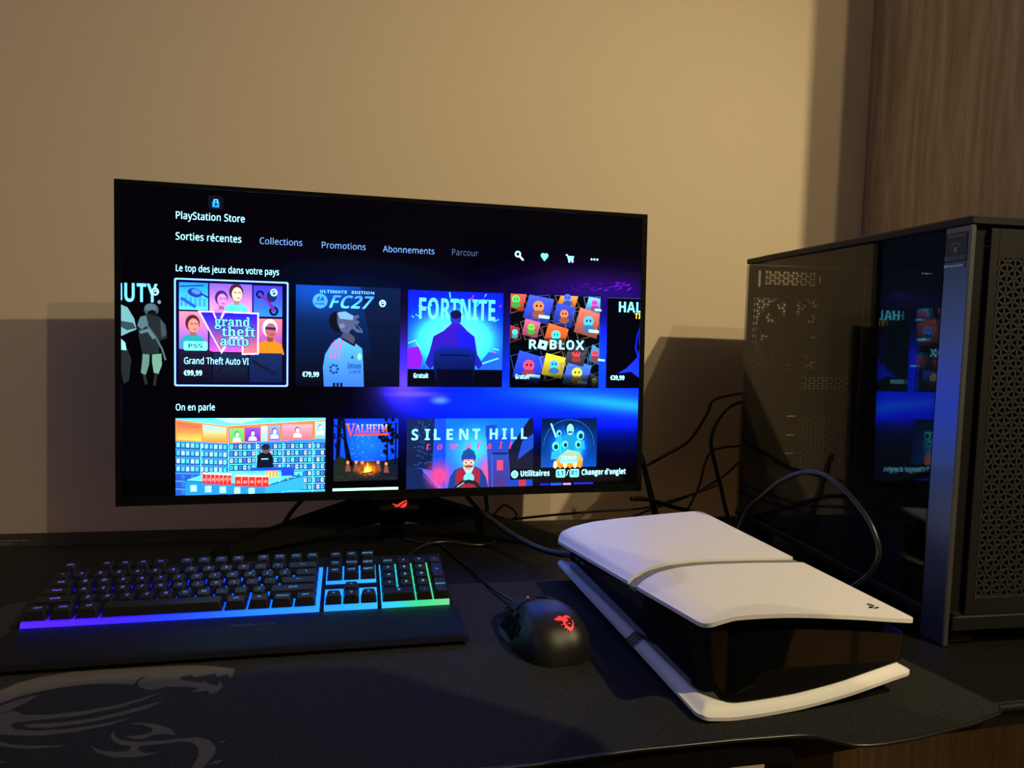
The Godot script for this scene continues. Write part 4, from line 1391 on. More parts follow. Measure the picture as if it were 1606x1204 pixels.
	part(t, "tab", prism(P([0.008, -0.004, 0.022, -0.004, 0.012, 0.004, 0.008, 0.004]), 0.0336, 0.036), M.dark_grey)
	for q in [[0.0066, -0.05], [w - 0.04, -0.05], [0.002, -d + 0.02], [w - 0.04, -d + 0.02]]:
		part(t, "foot", box(Vector3(q[0], 0, q[1]), Vector3(q[0] + 0.036, 0.0225, q[1] + 0.045), 0.003), M.matt_black)
	# badge on the pillar
	var s := part(t, "sticker", box(Vector3(-0.0012, 0.402, -0.032), Vector3(-0.0005, 0.4325, -0.003), 0.0002), M.sticker_black)
	var left := Basis(Vector3(0, 0, 1), Vector3(0, 1, 0), Vector3(-1, 0, 0))
	part(s, "printed_name", lettering("MEGEARO", 0.0062, font_bold), M.sticker_grey, Vector3(-0.0013, 0.4065, -0.0175), left)
	part(s, "printed_line", box(Vector3(-0.0014, 0.4285, -0.029), Vector3(-0.0012, 0.4297, -0.006)), M.sticker_grey)
	var em := start()
	add_prism(em, rounded(-0.0026, -0.0022, 0.0026, 0.0034, 0.0012), 0.0, 0.0003, 0.0, Transform3D(left * Basis(Vector3(1, 0, 0), Vector3(0, 0, 1), Vector3(0, 1, 0)), Vector3(-0.0012, 0.4145, -0.0175)))
	for k in 5:
		var an := PI * (0.1 + 0.2 * k)
		add_prism(em, rounded(-0.0009, -0.0013, 0.0009, 0.0013, 0.0006), 0.0, 0.0003, 0.0, Transform3D(left * Basis(Vector3(1, 0, 0), Vector3(0, 0, 1), Vector3(0, 1, 0)), Vector3(-0.0012, 0.4155 + sin(an) * 0.0062, -0.0175 + cos(an) * 0.0062)))
	part(s, "printed_emblem", finish(em), M.sticker_green)
	part(t, "silver_bar", box(Vector3(-0.0022, 0.3965, -0.0315), Vector3(-0.0005, 0.3995, -0.005), 0.0005), M.trim_silver)

# ------------------------------------------------------------------ games console
# s runs along its long side from the near end, v across it from the long front; heights from the desk

func curve(p: Array, x: float) -> float:
	if x <= p[0][0]:
		return p[0][1]
	for i in p.size() - 1:
		if x <= p[i + 1][0]:
			var a: float = p[maxi(i - 1, 0)][1]
			var d: float = p[mini(i + 2, p.size() - 1)][1]
			var t: float = (x - p[i][0]) / (p[i + 1][0] - p[i][0])
			return lerpf(cubic_interpolate(p[i][1], p[i + 1][1], a, d, t), lerpf(p[i][1], p[i + 1][1], t), 0.5)
	return p[-1][1]

const LONG := 0.372
const WIDE := 0.211

func plate_top(s: float, v: float) -> float:
	var near := curve([[0.0, 0.0868], [0.012, 0.0896], [0.027, 0.0922], [0.055, 0.0917], [0.087, 0.0896], [0.144, 0.0831], [0.211, 0.0742]], v)
	var far := curve([[0.0, 0.0515], [0.008, 0.0605], [0.025, 0.0668], [0.052, 0.0718], [0.088, 0.0747], [0.116, 0.0761], [0.163, 0.0782], [0.211, 0.0800]], v)
	return lerpf(near, far, clampf(s / LONG, 0, 1))

func plate_low(s: float, v: float) -> float:
	var near := curve([[0.0, 0.0065], [0.03, 0.0034], [0.06, 0.0034], [0.098, 0.0052], [0.143, 0.0110], [0.211, 0.0238]], v)
	var far := curve([[0.0, 0.0225], [0.02, 0.0140], [0.05, 0.0075], [0.1, 0.0050], [0.16, 0.0070], [0.211, 0.0120]], v)
	return lerpf(near, far, clampf(s / LONG, 0, 1))

func rim_cut(v: float, r0: float, r1: float) -> float:
	# how far a rounded corner draws the end edge back at v
	if v < r0:
		return r0 - sqrt(maxf(0.0, r0 * r0 - (r0 - v) * (r0 - v)))
	if v > WIDE - r1:
		var q := v - (WIDE - r1)
		return r1 - sqrt(maxf(0.0, r1 * r1 - q * q))
	return 0.0

func split_far(v: float) -> float:
	return curve([[0.0, 0.1465], [0.01, 0.1505], [0.03, 0.1585], [0.055, 0.1655], [0.09, 0.1695], [0.14, 0.1705], [0.211, 0.1720]], v)

func split_near(v: float) -> float:
	return curve([[0.0, 0.1270], [0.01, 0.1305], [0.03, 0.1385], [0.055, 0.1450], [0.09, 0.1490], [0.14, 0.1520], [0.211, 0.1545]], v)

func v_of(u: float) -> float:
	# samples closer together near both long edges
	return WIDE * (0.5 - 0.5 * cos(PI * lerpf(0.02, 0.98, u)) - (0.5 - 0.5 * cos(PI * 0.02))) / cos(PI * 0.02)

func plate(from: Callable, to: Callable, upper: bool, thick: float, lift := 0.0) -> ArrayMesh:
	var at := func(u: float, w: float, low: bool) -> Vector3:
		var v := clampf(v_of(u), 0.0, WIDE)
		var s: float = lerpf(from.call(v), to.call(v), w)
		var y := 0.0
		if upper:
			y = plate_top(s, v) + lift - (thick if low else 0.0)
		else:
			y = plate_low(s, v) + lift + (0.0 if low else lerpf(0.0030, thick, ramp(0.0, 0.013, minf(minf(v, WIDE - v), s))) * lerpf(1.0, 0.5, s / LONG))
		return Vector3(v, y, -s)
	return slab(func(u: float, w: float) -> Vector3: return at.call(u, w, false), func(u: float, w: float) -> Vector3: return at.call(u, w, true), 44, 44)

func build_console() -> void:
	var t := thing("game_console", "white games console with black core lying flat on the mouse pad", "game console", Vector3(0.2645, 0, 0.5394), 0.084)
	var near_end := func(v: float) -> float: return rim_cut(v, 0.010, 0.007)
	var far_end := func(v: float) -> float: return LONG - rim_cut(v, 0.016, 0.012)
	for upper in [true, false]:
		var thick := 0.0036 if upper else 0.0105
		part(t, "side_plate", plate(near_end, split_near, upper, thick), M.console_white)
		part(t, "side_plate", plate(split_far, far_end, upper, thick), M.console_white)
		for k in 3:
			var f0 := func(v: float) -> float: return lerpf(split_near(v), split_far(v), 0.13 + 0.28 * k)
			var f1 := func(v: float) -> float: return lerpf(split_near(v), split_far(v), 0.13 + 0.28 * k + 0.16)
			part(t, "rib", plate(f0, f1, upper, 0.004 if upper else 0.0105, -0.0022 if upper else -0.0012), M.rib_grey)
	# black core between the plates
	var plan := func(u: float, w: float) -> Vector2:
		var v := lerpf(0.0115, 0.2075, 0.5 - 0.5 * cos(PI * u))
		var r := 0.030
		var q := 0.0
		if v < 0.0115 + r:
			q = r - sqrt(maxf(0.0, r * r - (0.0115 + r - v) * (0.0115 + r - v)))
		elif v > 0.2075 - 0.004:
			var e := v - 0.2035
			q = 0.004 - sqrt(maxf(0.0, 0.004 * 0.004 - e * e))
		return Vector2(v, lerpf(0.0085 + q, LONG - 0.012 - q * 0.6, w))
	var core_top := func(u: float, w: float) -> Vector3:
		var p: Vector2 = plan.call(u, w)
		return Vector3(p.x, plate_top(p.y, p.x) - 0.0165, -p.y)
	var core_low := func(u: float, w: float) -> Vector3:
		var p: Vector2 = plan.call(u, w)
		return Vector3(p.x, plate_low(p.y, p.x) + lerpf(0.0110, 0.0060, p.y / LONG), -p.y)
	part(t, "core", slab(core_top, core_low, 40, 24), M.gloss_black)
	var neck_top := func(u: float, w: float) -> Vector3:
		var p: Vector2 = plan.call(u, lerpf(0.03, 0.97, w))
		var v := lerpf(0.02, 0.198, u)
		return Vector3(v, plate_top(p.y, v) - 0.0034, -p.y)
	var neck_low := func(u: float, w: float) -> Vector3:
		var p: Vector2 = plan.call(u, lerpf(0.03, 0.97, w))
		var v := lerpf(0.02, 0.198, u)
		return Vector3(v, plate_top(p.y, v) - 0.019, -p.y)
	part(t, "vent_band", slab(neck_top, neck_low, 24, 24), M.matt_black)
	for s in [0.300, 0.318]:
		var y: float = (plate_top(s, 0.012) + plate_low(s, 0.012)) / 2
		part(t, "port", box(Vector3(0.0102, y - 0.0012, -s - 0.0042), Vector3(0.0118, y + 0.0012, -s + 0.0042), 0.0005), M.port_metal)
	# small mark near the corner of the upper plate
	var mark := start()
	for q in [[0.1850, 0.0215, 0.1862, 0.0215, 0.1880, 0.0330, 0.1895, 0.0318, 0.1900, 0.0290, 0.1888, 0.0280, 0.1886, 0.0268, 0.1910, 0.0282, 0.1912, 0.0322, 0.1888, 0.0343, 0.1866, 0.0338], [0.1812, 0.0232, 0.1846, 0.0258, 0.1846, 0.0267, 0.1800, 0.0242, 0.1806, 0.0224, 0.1846, 0.0232, 0.1846, 0.0240], [0.1872, 0.0246, 0.1925, 0.0262, 0.1932, 0.0248, 0.1872, 0.0222, 0.1872, 0.0230, 0.1918, 0.0250, 0.1872, 0.0238]]:
		var o := PackedVector2Array()
		var mid := Vector2.ZERO
		for i in range(0, q.size(), 2):
			o.append(Vector2(q[i], -q[i + 1]))
			mid += o[-1]
		mid /= o.size()
		var y: float = plate_top(-mid.y, mid.x)
		add_prism(mark, o, y - 0.0003, y + 0.0004)
	part(t, "printed_mark", finish(mark), M.print_navy)
	for q in [[0.03, 0.05], [0.06, 0.30], [0.165, 0.06], [0.165, 0.30]]:
		var y := plate_low(q[1], q[0])
		if y > 0.0052:
			part(t, "foot", prism(rounded(q[0] - 0.012, -q[1] - 0.012, q[0] + 0.012, -q[1] + 0.012, 0.01), 0.0032, y + 0.001), M.matt_black)

# ------------------------------------------------------------------ keyboard

const PITCH := 0.0192
const ROW := 0.0186

func led_colour(x: float) -> Color:
	# along the keyboard from its left end, in metres: violet, blue, cyan, green
	var g := Gradient.new()
	g.offsets = PackedFloat32Array([0.0, 0.09, 0.15, 0.22, 0.30, 0.345, 0.375, 0.405, 0.434])
	g.colors = PackedColorArray([Color8(92, 20, 255), Color8(62, 18, 255), Color8(14, 70, 255), Color8(0, 135, 255), Color8(20, 168, 250), Color8(30, 195, 240), Color8(40, 215, 200), Color8(60, 230, 140), Color8(120, 225, 140)])
	return g.sample(x)

func keycap(w: float, d: float) -> ArrayMesh:
	var st := start()
	var b := Vector2(w / 2, d / 2)
	var top := Vector2(w / 2 - 0.0028, d / 2 - 0.0026)
	var rings := []
	for e in [[b, 0.0, 0.0012], [b - Vector2(0.0003, 0.0003), 0.001, 0.0014], [top + Vector2(0.0005, 0.0005), 0.0086, 0.0018], [top, 0.0093, 0.0018]]:
		rings.append(rounded(-e[0].x, -e[0].y - e[1] * 0.08, e[0].x, e[0].y - e[1] * 0.08, e[2], 2))
	var ys := [0.0, 0.001, 0.0086, 0.0093]
	for i in 3:
		var n: int = rings[i].size()
		for k in n:
			var a: Vector2 = rings[i][k]
			var c: Vector2 = rings[i][(k + 1) % n]
			var d2: Vector2 = rings[i + 1][(k + 1) % n]
			var e2: Vector2 = rings[i + 1][k]
			quad(st, Vector3(a.x, ys[i], a.y), Vector3(c.x, ys[i], c.y), Vector3(d2.x, ys[i + 1], d2.y), Vector3(e2.x, ys[i + 1], e2.y))
	var last: PackedVector2Array = rings[3]
	for k in last.size():
		var a := last[k]
		var c := last[(k + 1) % last.size()]
		tri(st, Vector3(0, 0.0090, -0.0007), Vector3(a.x, 0.0093, a.y), Vector3(c.x, 0.0093, c.y))
	return finish(st)

func build_keyboard() -> void:
	var t := thing("keyboard", "full-size black keyboard glowing violet to green under its keys", "keyboard", Vector3(-0.348, 0.0032, 0.2786), 0.028)
	var lean := Basis(Vector3.RIGHT, 0.14)
	var deck := start()
	add_box(deck, Vector3(-0.004, 0.0, -0.128), Vector3(0.438, 0.0085, -0.001), 0.002, Transform3D(lean, Vector3.ZERO))
	part(t, "case", finish(deck), M.matt_black)
	for x in [0.03, 0.37]:
		part(t, "flip_foot", box(Vector3(x, 0.0, -0.122), Vector3(x + 0.03, 0.018, -0.114), 0.001), M.matt_black)
	# the lit plates under the three groups of keys, each with a lip along its front
	var groups := [[0.0, 0.2915, 0.0, 0.0955], [0.2962, 0.3540, 0.0, 0.0385], [0.2962, 0.3540, 0.0570, 0.0955], [0.3585, 0.4345, 0.0, 0.0955]]
	var im := Image.create_empty(512, 4, false, Image.FORMAT_RGB8)
	for i in 512:
		var k := led_colour(0.4345 * i / 511.0).srgb_to_linear()
		im.fill_rect(Rect2i(i, 0, 1, 4), Color(k.r / 3.0, k.g / 3.0, k.b * (1.0 + 2.0 * k.b * k.b) / 3.0).linear_to_srgb())
	var led := mat("led_plate", grey(0.03), 0.5)
	led.emission_enabled = true
	led.emission = Color.BLACK
	led.emission_operator = BaseMaterial3D.EMISSION_OP_ADD
	led.emission_texture = ImageTexture.create_from_image(im)
	led.emission_energy_multiplier = 3.0
	for g in groups:
		var st := start()
		var at := func(p: Vector3) -> void:
			st.set_uv(Vector2(p.x / 0.4345, 0.5))
			st.add_vertex(lean * p)
		var q := func(a: Vector3, b: Vector3, c: Vector3, d: Vector3) -> void:
			for v in [a, b, c, a, c, d]:
				at.call(v)
		var n := 12
		for i in n:
			var x0: float = lerpf(g[0], g[1], i / float(n))
			var x1: float = lerpf(g[0], g[1], (i + 1.0) / n)
			q.call(Vector3(x0, 0.0112, -g[3]), Vector3(x1, 0.0112, -g[3]), Vector3(x1, 0.0112, -g[2]), Vector3(x0, 0.0112, -g[2]))
			q.call(Vector3(x0, 0.0112, -g[2]), Vector3(x1, 0.0112, -g[2]), Vector3(x1, 0.0040, -g[2] + 0.004), Vector3(x0, 0.0040, -g[2] + 0.004))
			q.call(Vector3(x0, 0.0087, -g[3]), Vector3(x1, 0.0087, -g[3]), Vector3(x1, 0.0112, -g[3]), Vector3(x0, 0.0112, -g[3]))
		for k in 2:
			var x: float = g[k]
			q.call(Vector3(x, 0.0112, -g[3]), Vector3(x, 0.0112, -g[2]), Vector3(x, 0.0087, -g[2]), Vector3(x, 0.0087, -g[3]))
		part(t, "light_bar", finish(st), led)
		if g[2] == 0.0:
			var l := AreaLight3D.new()
			l.name = "light_bar_light"
			l.area_size = Vector2(g[1] - g[0], 0.007)
			l.area_normalize_energy = true
			l.light_energy = 0.002 * (g[1] - g[0]) / 0.29
			l.light_color = led_colour((g[0] + g[1]) / 2)
			l.shadow_enabled = true
			t.add_child(l, true)
			var here: Vector3 = t.global_transform * (lean * Vector3((g[0] + g[1]) / 2, 0.0080, 0.0045))
			l.look_at_from_position(here, here + t.global_basis * (lean * Vector3(0, 0.45, 0.9)), Vector3.UP)
	# keys: [legend, width, x in units]
	var rows := [
		[["ctrl", 1.25], ["win", 1.25], ["alt", 1.25], ["", 6.25], ["alt", 1.25], ["fn", 1.25], ["menu", 1.25], ["ctrl", 1.25]],
		[["shift", 2.25], ["Z", 1], ["X", 1], ["C", 1], ["V", 1], ["B", 1], ["N", 1], ["M", 1], [",", 1], [".", 1], ["/", 1], ["shift", 2.75]],
		[["caps", 1.75], ["A", 1], ["S", 1], ["D", 1], ["F", 1], ["G", 1], ["H", 1], ["J", 1], ["K", 1], ["L", 1], [";", 1], ["'", 1], ["<—", 2.25]],
		[["tab", 1.5], ["Q", 1], ["W", 1], ["E", 1], ["R", 1], ["T", 1], ["Y", 1], ["U", 1], ["I", 1], ["O", 1], ["P", 1], ["[", 1], ["]", 1], ["\\", 1.5]],
		[["~", 1], ["1", 1], ["2", 1], ["3", 1], ["4", 1], ["5", 1], ["6", 1], ["7", 1], ["8", 1], ["9", 1], ["0", 1], ["–", 1], ["=", 1], ["<—", 2]],
	]
	var keys := []
	for r in 5:
		var x := 0.0
		for k in rows[r]:
			keys.append([k[0], x + k[1] / 2.0, r, k[1], 1.0])
			x += k[1]
	keys.append(["esc", 0.5, 5, 1, 1])
	for k in 12:
		keys.append(["F%d" % (k + 1), 2.5 + k + 0.5 * int(k / 4), 5, 1, 1])
	var nx := 0.2966 / PITCH
	for k in 3:
		keys.append([["prt", "scr", "pause"][k], nx + 0.5 + k, 5, 1, 1])
		keys.append([["ins", "home", "pgup"][k], nx + 0.5 + k, 4, 1, 1])
		keys.append([["del", "end", "pgdn"][k], nx + 0.5 + k, 3, 1, 1])
		keys.append([["<", "v", ">"][k], nx + 0.5 + k, 0, 1, 1])
	keys.append(["^", nx + 1.5, 1, 1, 1])
	var px := 0.3587 / PITCH
	var pad := [["num", 0.5, 4, 1, 1], ["/", 1.5, 4, 1, 1], ["*", 2.5, 4, 1, 1], ["-", 3.5, 4, 1, 1], ["7", 0.5, 3, 1, 1], ["8", 1.5, 3, 1, 1], ["9", 2.5, 3, 1, 1], ["+", 3.5, 2.5, 1, 2], ["4", 0.5, 2, 1, 1], ["5", 1.5, 2, 1, 1], ["6", 2.5, 2, 1, 1], ["1", 0.5, 1, 1, 1], ["2", 1.5, 1, 1, 1], ["3", 2.5, 1, 1, 1], ["enter", 3.5, 0.5, 1, 2], ["0", 1.0, 0, 2, 1], [".", 2.5, 0, 1, 1]]
	for k in pad:
		keys.append([k[0], px + k[1], k[2], k[3], k[4]])
	var shapes := {}
	var inks := {}
	for k in keys:
		var id := "%s/%s" % [k[3], k[4]]
		if not shapes.has(id):
			shapes[id] = keycap(k[3] * PITCH - 0.0016, k[4] * ROW - 0.0014)
		var x: float = k[1] * PITCH
		var z: float = -(0.0096 + k[2] * ROW + (0.0052 if k[2] == 5 else 0.0))
		var key := part(t, "key", shapes[id], M.cap_black, lean * Vector3(x, 0.0124, z), lean)
		if k[0] == "":
			continue
		var tone := int(x / 0.4345 * 8)
		if not inks.has(tone):
			inks[tone] = glow("legend_led_%d" % tone, led_colour((tone + 0.5) / 8 * 0.4345).srgb_to_linear().lerp(Color(0.6, 0.7, 0.9), 0.2), 0.6)
		var tall := 0.0062 if k[0].length() == 1 else 0.0046
		part(key, "glow_legend", lettering(k[0], tall, font_bold, 0.0002), inks[tone], Vector3(0, 0.00945, -0.0012), Basis(Vector3.RIGHT, -PI / 2))

func build_wrist_rest() -> void:
	var t := thing("wrist_rest", "flat black soft wrist rest lying along the front of the keyboard", "wrist rest", Vector3(-0.348, 0.0032, 0.2786), 0.028)
	var top := func(u: float, w: float) -> Vector3:
		var x := lerpf(-0.008, 0.4425, u)
		var y := lerpf(0.0072, 0.0092, w) - 0.004 * pow(clampf((w - 0.9) / 0.1, 0, 1), 2.0)
		if u < 0.008 or u > 0.992:
			y -= 0.002
		return Vector3(x, y, lerpf(0.0056, 0.0990, w))
	var low := func(u: float, w: float) -> Vector3:
		var x := lerpf(-0.006, 0.4405, u)
		return Vector3(x, 0.0030 if w > 0.88 else 0.0, lerpf(0.0066, 0.0965, w))
	part(t, "cushion", slab(top, low, 60, 20), M.rest_rubber)
	var flat := Basis(Vector3.RIGHT, -PI / 2)
	part(t, "embossed_name", lettering("steelseries", 0.010, font_plain, 0.0002), M.rest_print, Vector3(0.225, 0.0080, 0.032), flat)

# ------------------------------------------------------------------ mouse

func mouse_point(t: float, a: float) -> Vector3:
	# t from the front (0) to the back (1); a from the left foot (0) over the top to the right foot (1)
	var half := curve([[0.0, 0.022], [0.08, 0.0300], [0.25, 0.0330], [0.45, 0.0320], [0.65, 0.0345], [0.85, 0.0330], [0.95, 0.0260], [1.0, 0.0150]], t)
	var high := curve([[0.0, 0.013], [0.08, 0.0195], [0.25, 0.0290], [0.45, 0.0375], [0.60, 0.0405], [0.75, 0.0392], [0.88, 0.0335], [0.96, 0.0230], [1.0, 0.0120]], t)
	var an := PI * (1.0 - a)
	var c := cos(an)
	var s := sin(an)
	var x := signf(c) * pow(absf(c), 0.62) * half
	var y := pow(maxf(s, 0.0), 0.72) * high
	if c < 0:
		# thumb side: waisted above, flared at the foot
		var f := clampf(1.0 - y / maxf(high, 0.001), 0, 1)
		x *= 1.0 + 0.32 * f * f * bell((t - 0.38) / 0.3) - 0.10 * sin(PI * clampf(y / high, 0, 1)) * bell((t - 0.45) / 0.22)
	return Vector3(x, y + 0.0005, lerpf(-0.066, 0.066, t))

func mouse_patch(t0: float, t1: float, a0: float, a1: float, lift: float, nt: int, na: int) -> ArrayMesh:
	var at := func(u: float, w: float, off: float) -> Vector3:
		var t := lerpf(t0, t1, w)
		var a := lerpf(a0, a1, u)
		var p := mouse_point(t, a)
		var n := (mouse_point(minf(t + 0.01, 1), a) - mouse_point(maxf(t - 0.01, 0), a)).cross(mouse_point(t, minf(a + 0.01, 1)) - mouse_point(t, maxf(a - 0.01, 0))).normalized()
		if n.y < 0:
			n = -n
		return p + n * off
	return slab(func(u: float, w: float) -> Vector3: return at.call(u, w, lift), func(u: float, w: float) -> Vector3: return at.call(u, w, -0.001), na, nt)

func build_mouse() -> void:
	var t := thing("mouse", "black wired gaming mouse with a glowing red dragon mark", "mouse", Vector3(0.176, 0.0030, 0.357), 0.08)
	var st := start(true)
	var nt := 34
	var na := 30
	var g := []
	for i in nt + 1:
		var row := []
		for j in na + 1:
			row.append(mouse_point(i / float(nt), j / float(na)))
		g.append(row)
	for i in nt:
		for j in na:
			quad(st, g[i][j], g[i][j + 1], g[i + 1][j + 1], g[i + 1][j])
	for i in [0, nt]:
		for j in range(1, na):
			if i == 0:
				tri(st, g[i][0], g[i][j + 1], g[i][j])
			else:
				tri(st, g[i][0], g[i][j], g[i][j + 1])
	part(t, "shell", finish(st), M.satin_black)
	part(t, "left_button", mouse_patch(0.01, 0.40, 0.22, 0.475, 0.0019, 14, 10), M.satin_black)
	part(t, "right_button", mouse_patch(0.01, 0.40, 0.525, 0.80, 0.0019, 14, 10), M.satin_black)
	part(t, "side_panel", mouse_patch(0.20, 0.66, 0.055, 0.15, 0.0010, 16, 6), M.matt_black)
	for k in 9:
		part(t, "grip_rib", mouse_patch(0.30 + 0.034 * k, 0.312 + 0.034 * k, 0.02, 0.125, 0.0022, 2, 8), M.matt_black)
	part(t, "side_button", mouse_patch(0.20, 0.36, 0.165, 0.205, 0.0028, 8, 3), M.gloss_black)
	part(t, "side_button", mouse_patch(0.37, 0.50, 0.165, 0.205, 0.0028, 8, 3), M.gloss_black)
	var wheel := []
	for k in 2:
		wheel.append(Vector3(-0.0035 + 0.007 * k, 0.0185, -0.045))
	part(t, "scroll_wheel", tube(wheel, 0.0095, -1, 18), M.matt_black)
	part(t, "led_ring", tube([Vector3(-0.0042, 0.0185, -0.045), Vector3(-0.0036, 0.0185, -0.045)], 0.0092, -1, 18), M.led_red_soft)
	# the mark on the hump, laid on the shell
	var mark := start()
	var shapes := [[-52, 20, -38, 28, -32, 46, -18, 34, 2, 46, 26, 44, 42, 30, 36, 20, 16, 27, 0, 20, 12, 8, 6, -4, -10, -4, -24, 2, -40, 8]]
	var band := []
	for k in 19:
		var an := deg_to_rad(145 + 255.0 * k / 18)
		band += [14 + cos(an) * 42, -14 + sin(an) * 42]
	for k in 19:
		var an := deg_to_rad(400 - 255.0 * k / 18)
		var r := 27.0 + 9.0 * ramp(330, 400, 400 - 255.0 * k / 18)
		band += [14 + cos(an) * r, -14 + sin(an) * r]
	shapes.append(band)
	shapes.append([-6, -22, 10, -14, 26, -18, 14, -26])
	for k in 9:
		var an := deg_to_rad(195 + 22.0 * k)
		var c := Vector2(14 + cos(an) * 40, -14 + sin(an) * 40)
		var n := Vector2(cos(an), sin(an))
		shapes.append([c.x + n.y * 4, c.y - n.x * 4, c.x + n.x * 13, c.y + n.y * 13, c.x - n.y * 4, c.y + n.x * 4])
	for s in shapes:
		var o := PackedVector2Array()
		for i in range(0, s.size(), 2):
			o.append(Vector2(s[i], s[i + 1]))
		var ids := Geometry2D.triangulate_polygon(o)
		for i in range(0, ids.size(), 3):
			var q := []
			for k in 3:
				var v := o[ids[i + k]]
				q.append(mouse_point(0.845 - v.y * 0.00125, 0.53 + v.x * 0.00088) + Vector3(0, 0.0007, 0.0011))
			face(mark, q, Vector3(0, 0, 0))
	part(t, "led_mark", finish(mark), M.led_red)

# ------------------------------------------------------------------ cables and the rod

func cable(called: String, label: String, a: Array, r: float, m: Material, group := "loose cables behind the monitor") -> void:
	var p := []
	for i in range(0, a.size(), 3):
		p.append(Vector3(a[i], maxf(a[i + 1], r + 0.0004), a[i + 2]))
	var o := part(self, numbered(called), tube(smooth_path(p), r, -1.0, 10), m, Vector3(0, DESK, 0))
	o.set_meta("label", label)
	o.set_meta("category", "cable")
	if group:
		o.set_meta("group", group)

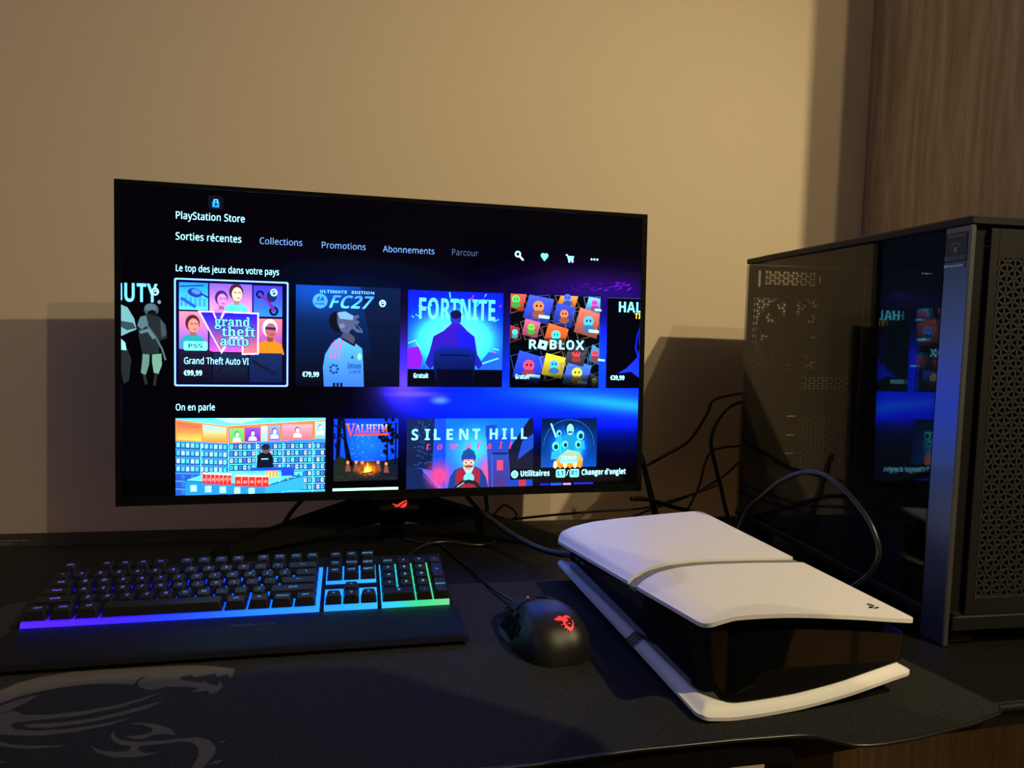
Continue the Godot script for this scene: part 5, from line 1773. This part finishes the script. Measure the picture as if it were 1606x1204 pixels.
func build_cables() -> void:
	var b: Material = M.cable_rubber
	cable("power_cable", "black cable rising from the monitor's right edge to the tower's back", [0.40, 0.075, -0.05, 0.46, 0.086, -0.12, 0.5, 0.108, -0.12, 0.547, 0.136, -0.12, 0.578, 0.182, -0.12, 0.594, 0.21, -0.12, 0.64, 0.225, -0.085, 0.66, 0.222, -0.06], 0.0033, b)
	cable("power_cable", "black cable looping down in a wide bow beside the tower's back edge", [0.66, 0.21, -0.06, 0.62, 0.206, -0.09, 0.588, 0.18, -0.09, 0.574, 0.141, -0.09, 0.582, 0.105, -0.09, 0.595, 0.056, -0.085, 0.60, 0.03, -0.08, 0.605, 0.008, -0.075], 0.0036, b)
	cable("data_cable", "thin black cable bending down steeply between monitor and tower", [0.68, 0.132, -0.06, 0.645, 0.129, -0.10, 0.588, 0.123, -0.10, 0.571, 0.102, -0.10, 0.561, 0.06, -0.10, 0.542, 0.025, -0.095, 0.525, 0.004, -0.09], 0.0022, b)
	cable("data_cable", "thin black cable slanting low from the tower's back towards the rod", [0.69, 0.115, -0.06, 0.645, 0.105, -0.10, 0.613, 0.076, -0.108, 0.564, 0.047, -0.108, 0.516, 0.030, -0.105, 0.468, 0.017, -0.10, 0.43, 0.006, -0.09], 0.0022, b)
	cable("power_cable", "thick black cable lying on the desk behind the console", [0.40, 0.062, 0.0, 0.44, 0.053, -0.03, 0.482, 0.039, -0.04, 0.525, 0.027, -0.042, 0.558, 0.016, -0.042, 0.58, 0.005, -0.045], 0.0038, b)
	cable("data_cable", "long thin black cable running along the desk's rear edge", [0.13, 0.006, -0.09, 0.194, 0.006, -0.10, 0.239, 0.007, -0.104, 0.292, 0.0115, -0.103, 0.37, 0.0185, -0.095, 0.45, 0.0255, -0.082, 0.491, 0.038, -0.074, 0.545, 0.056, -0.066, 0.575, 0.068, -0.062], 0.0021, b)
	cable("video_cable", "thick black cable running from under the monitor to the console", [0.13, 0.082, -0.03, 0.146, 0.062, -0.015, 0.166, 0.044, 0.010, 0.194, 0.031, 0.066, 0.22, 0.026, 0.118, 0.243, 0.028, 0.158, 0.262, 0.032, 0.176], 0.0042, b)
	cable("power_cable", "short black cable hanging straight down under the monitor", [0.164, 0.10, 0.0, 0.166, 0.078, 0.0, 0.169, 0.059, 0.0, 0.169, 0.046, 0.0, 0.160, 0.022, -0.01, 0.15, 0.004, -0.03], 0.0032, b)
	cable("power_cable", "black cable slanting down behind the monitor's left stand leg", [-0.085, 0.09, -0.03, -0.099, 0.069, -0.03, -0.12, 0.043, -0.04, -0.133, 0.020, -0.06, -0.142, 0.004, -0.085], 0.0034, b)
	cable("mouse_cable", "thin black mouse cable curling back behind the keyboard", [0.170, 0.0105, 0.293, 0.158, 0.009, 0.262, 0.142, 0.0055, 0.206, 0.129, 0.003, 0.136, 0.114, 0.0026, 0.079, 0.103, 0.0026, 0.030, 0.090, 0.0026, 0.008, 0.072, 0.0026, 0.002, 0.045, 0.0026, -0.020], 0.0016, M.cable_sheen, "")
	cable("keyboard_cable", "thin black keyboard cable coming out behind the number keys", [0.035, 0.012, 0.135, 0.040, 0.008, 0.098, 0.056, 0.0066, 0.060, 0.078, 0.0072, 0.028, 0.108, 0.0072, 0.018, 0.144, 0.0040, 0.026, 0.170, 0.0026, 0.020, 0.188, 0.0026, -0.010, 0.215, 0.008, -0.075, 0.235, 0.016, -0.095, 0.213, 0.032, -0.098, 0.185, 0.006, -0.085], 0.0018, M.cable_sheen, "")
	cable("console_cable", "grey-sheened black cable arching high between the console and the glass tower", [0.470, 0.035, 0.185, 0.486, 0.058, 0.178, 0.496, 0.088, 0.184, 0.498, 0.110, 0.210, 0.501, 0.138, 0.246, 0.504, 0.157, 0.282, 0.507, 0.165, 0.316, 0.509, 0.161, 0.348, 0.512, 0.146, 0.379, 0.514, 0.128, 0.403, 0.515, 0.108, 0.416, 0.515, 0.09, 0.415, 0.512, 0.07, 0.404, 0.500, 0.050, 0.386, 0.472, 0.045, 0.375], 0.0029, M.cable_sheen, "")
	cable("floor_cable", "thin black cable hanging down beside the wardrobe below the desk", [0.70, -0.05, -0.125, 0.76, -0.26, -0.11, 0.845, -0.385, -0.03, 0.87, -0.45, 0.0, 0.90, -0.60, 0.03, 0.90, -0.735, 0.05], 0.0045, b, "")
	var o := thing("antenna", "glossy black tapering antenna leaning upright behind the console", "antenna", Vector3(0.462, 0, -0.040))
	part(o, "base", prism(rounded(-0.012, -0.012, 0.012, 0.012, 0.006), 0.0, 0.012, 0.002), M.matt_black)
	part(o, "rod", tube([Vector3(0, 0.010, 0), Vector3(-0.012, 0.05, 0), Vector3(-0.032, 0.118, 0), Vector3(-0.0345, 0.126, 0)], 0.0062, 0.0036, 12), M.gloss_black)
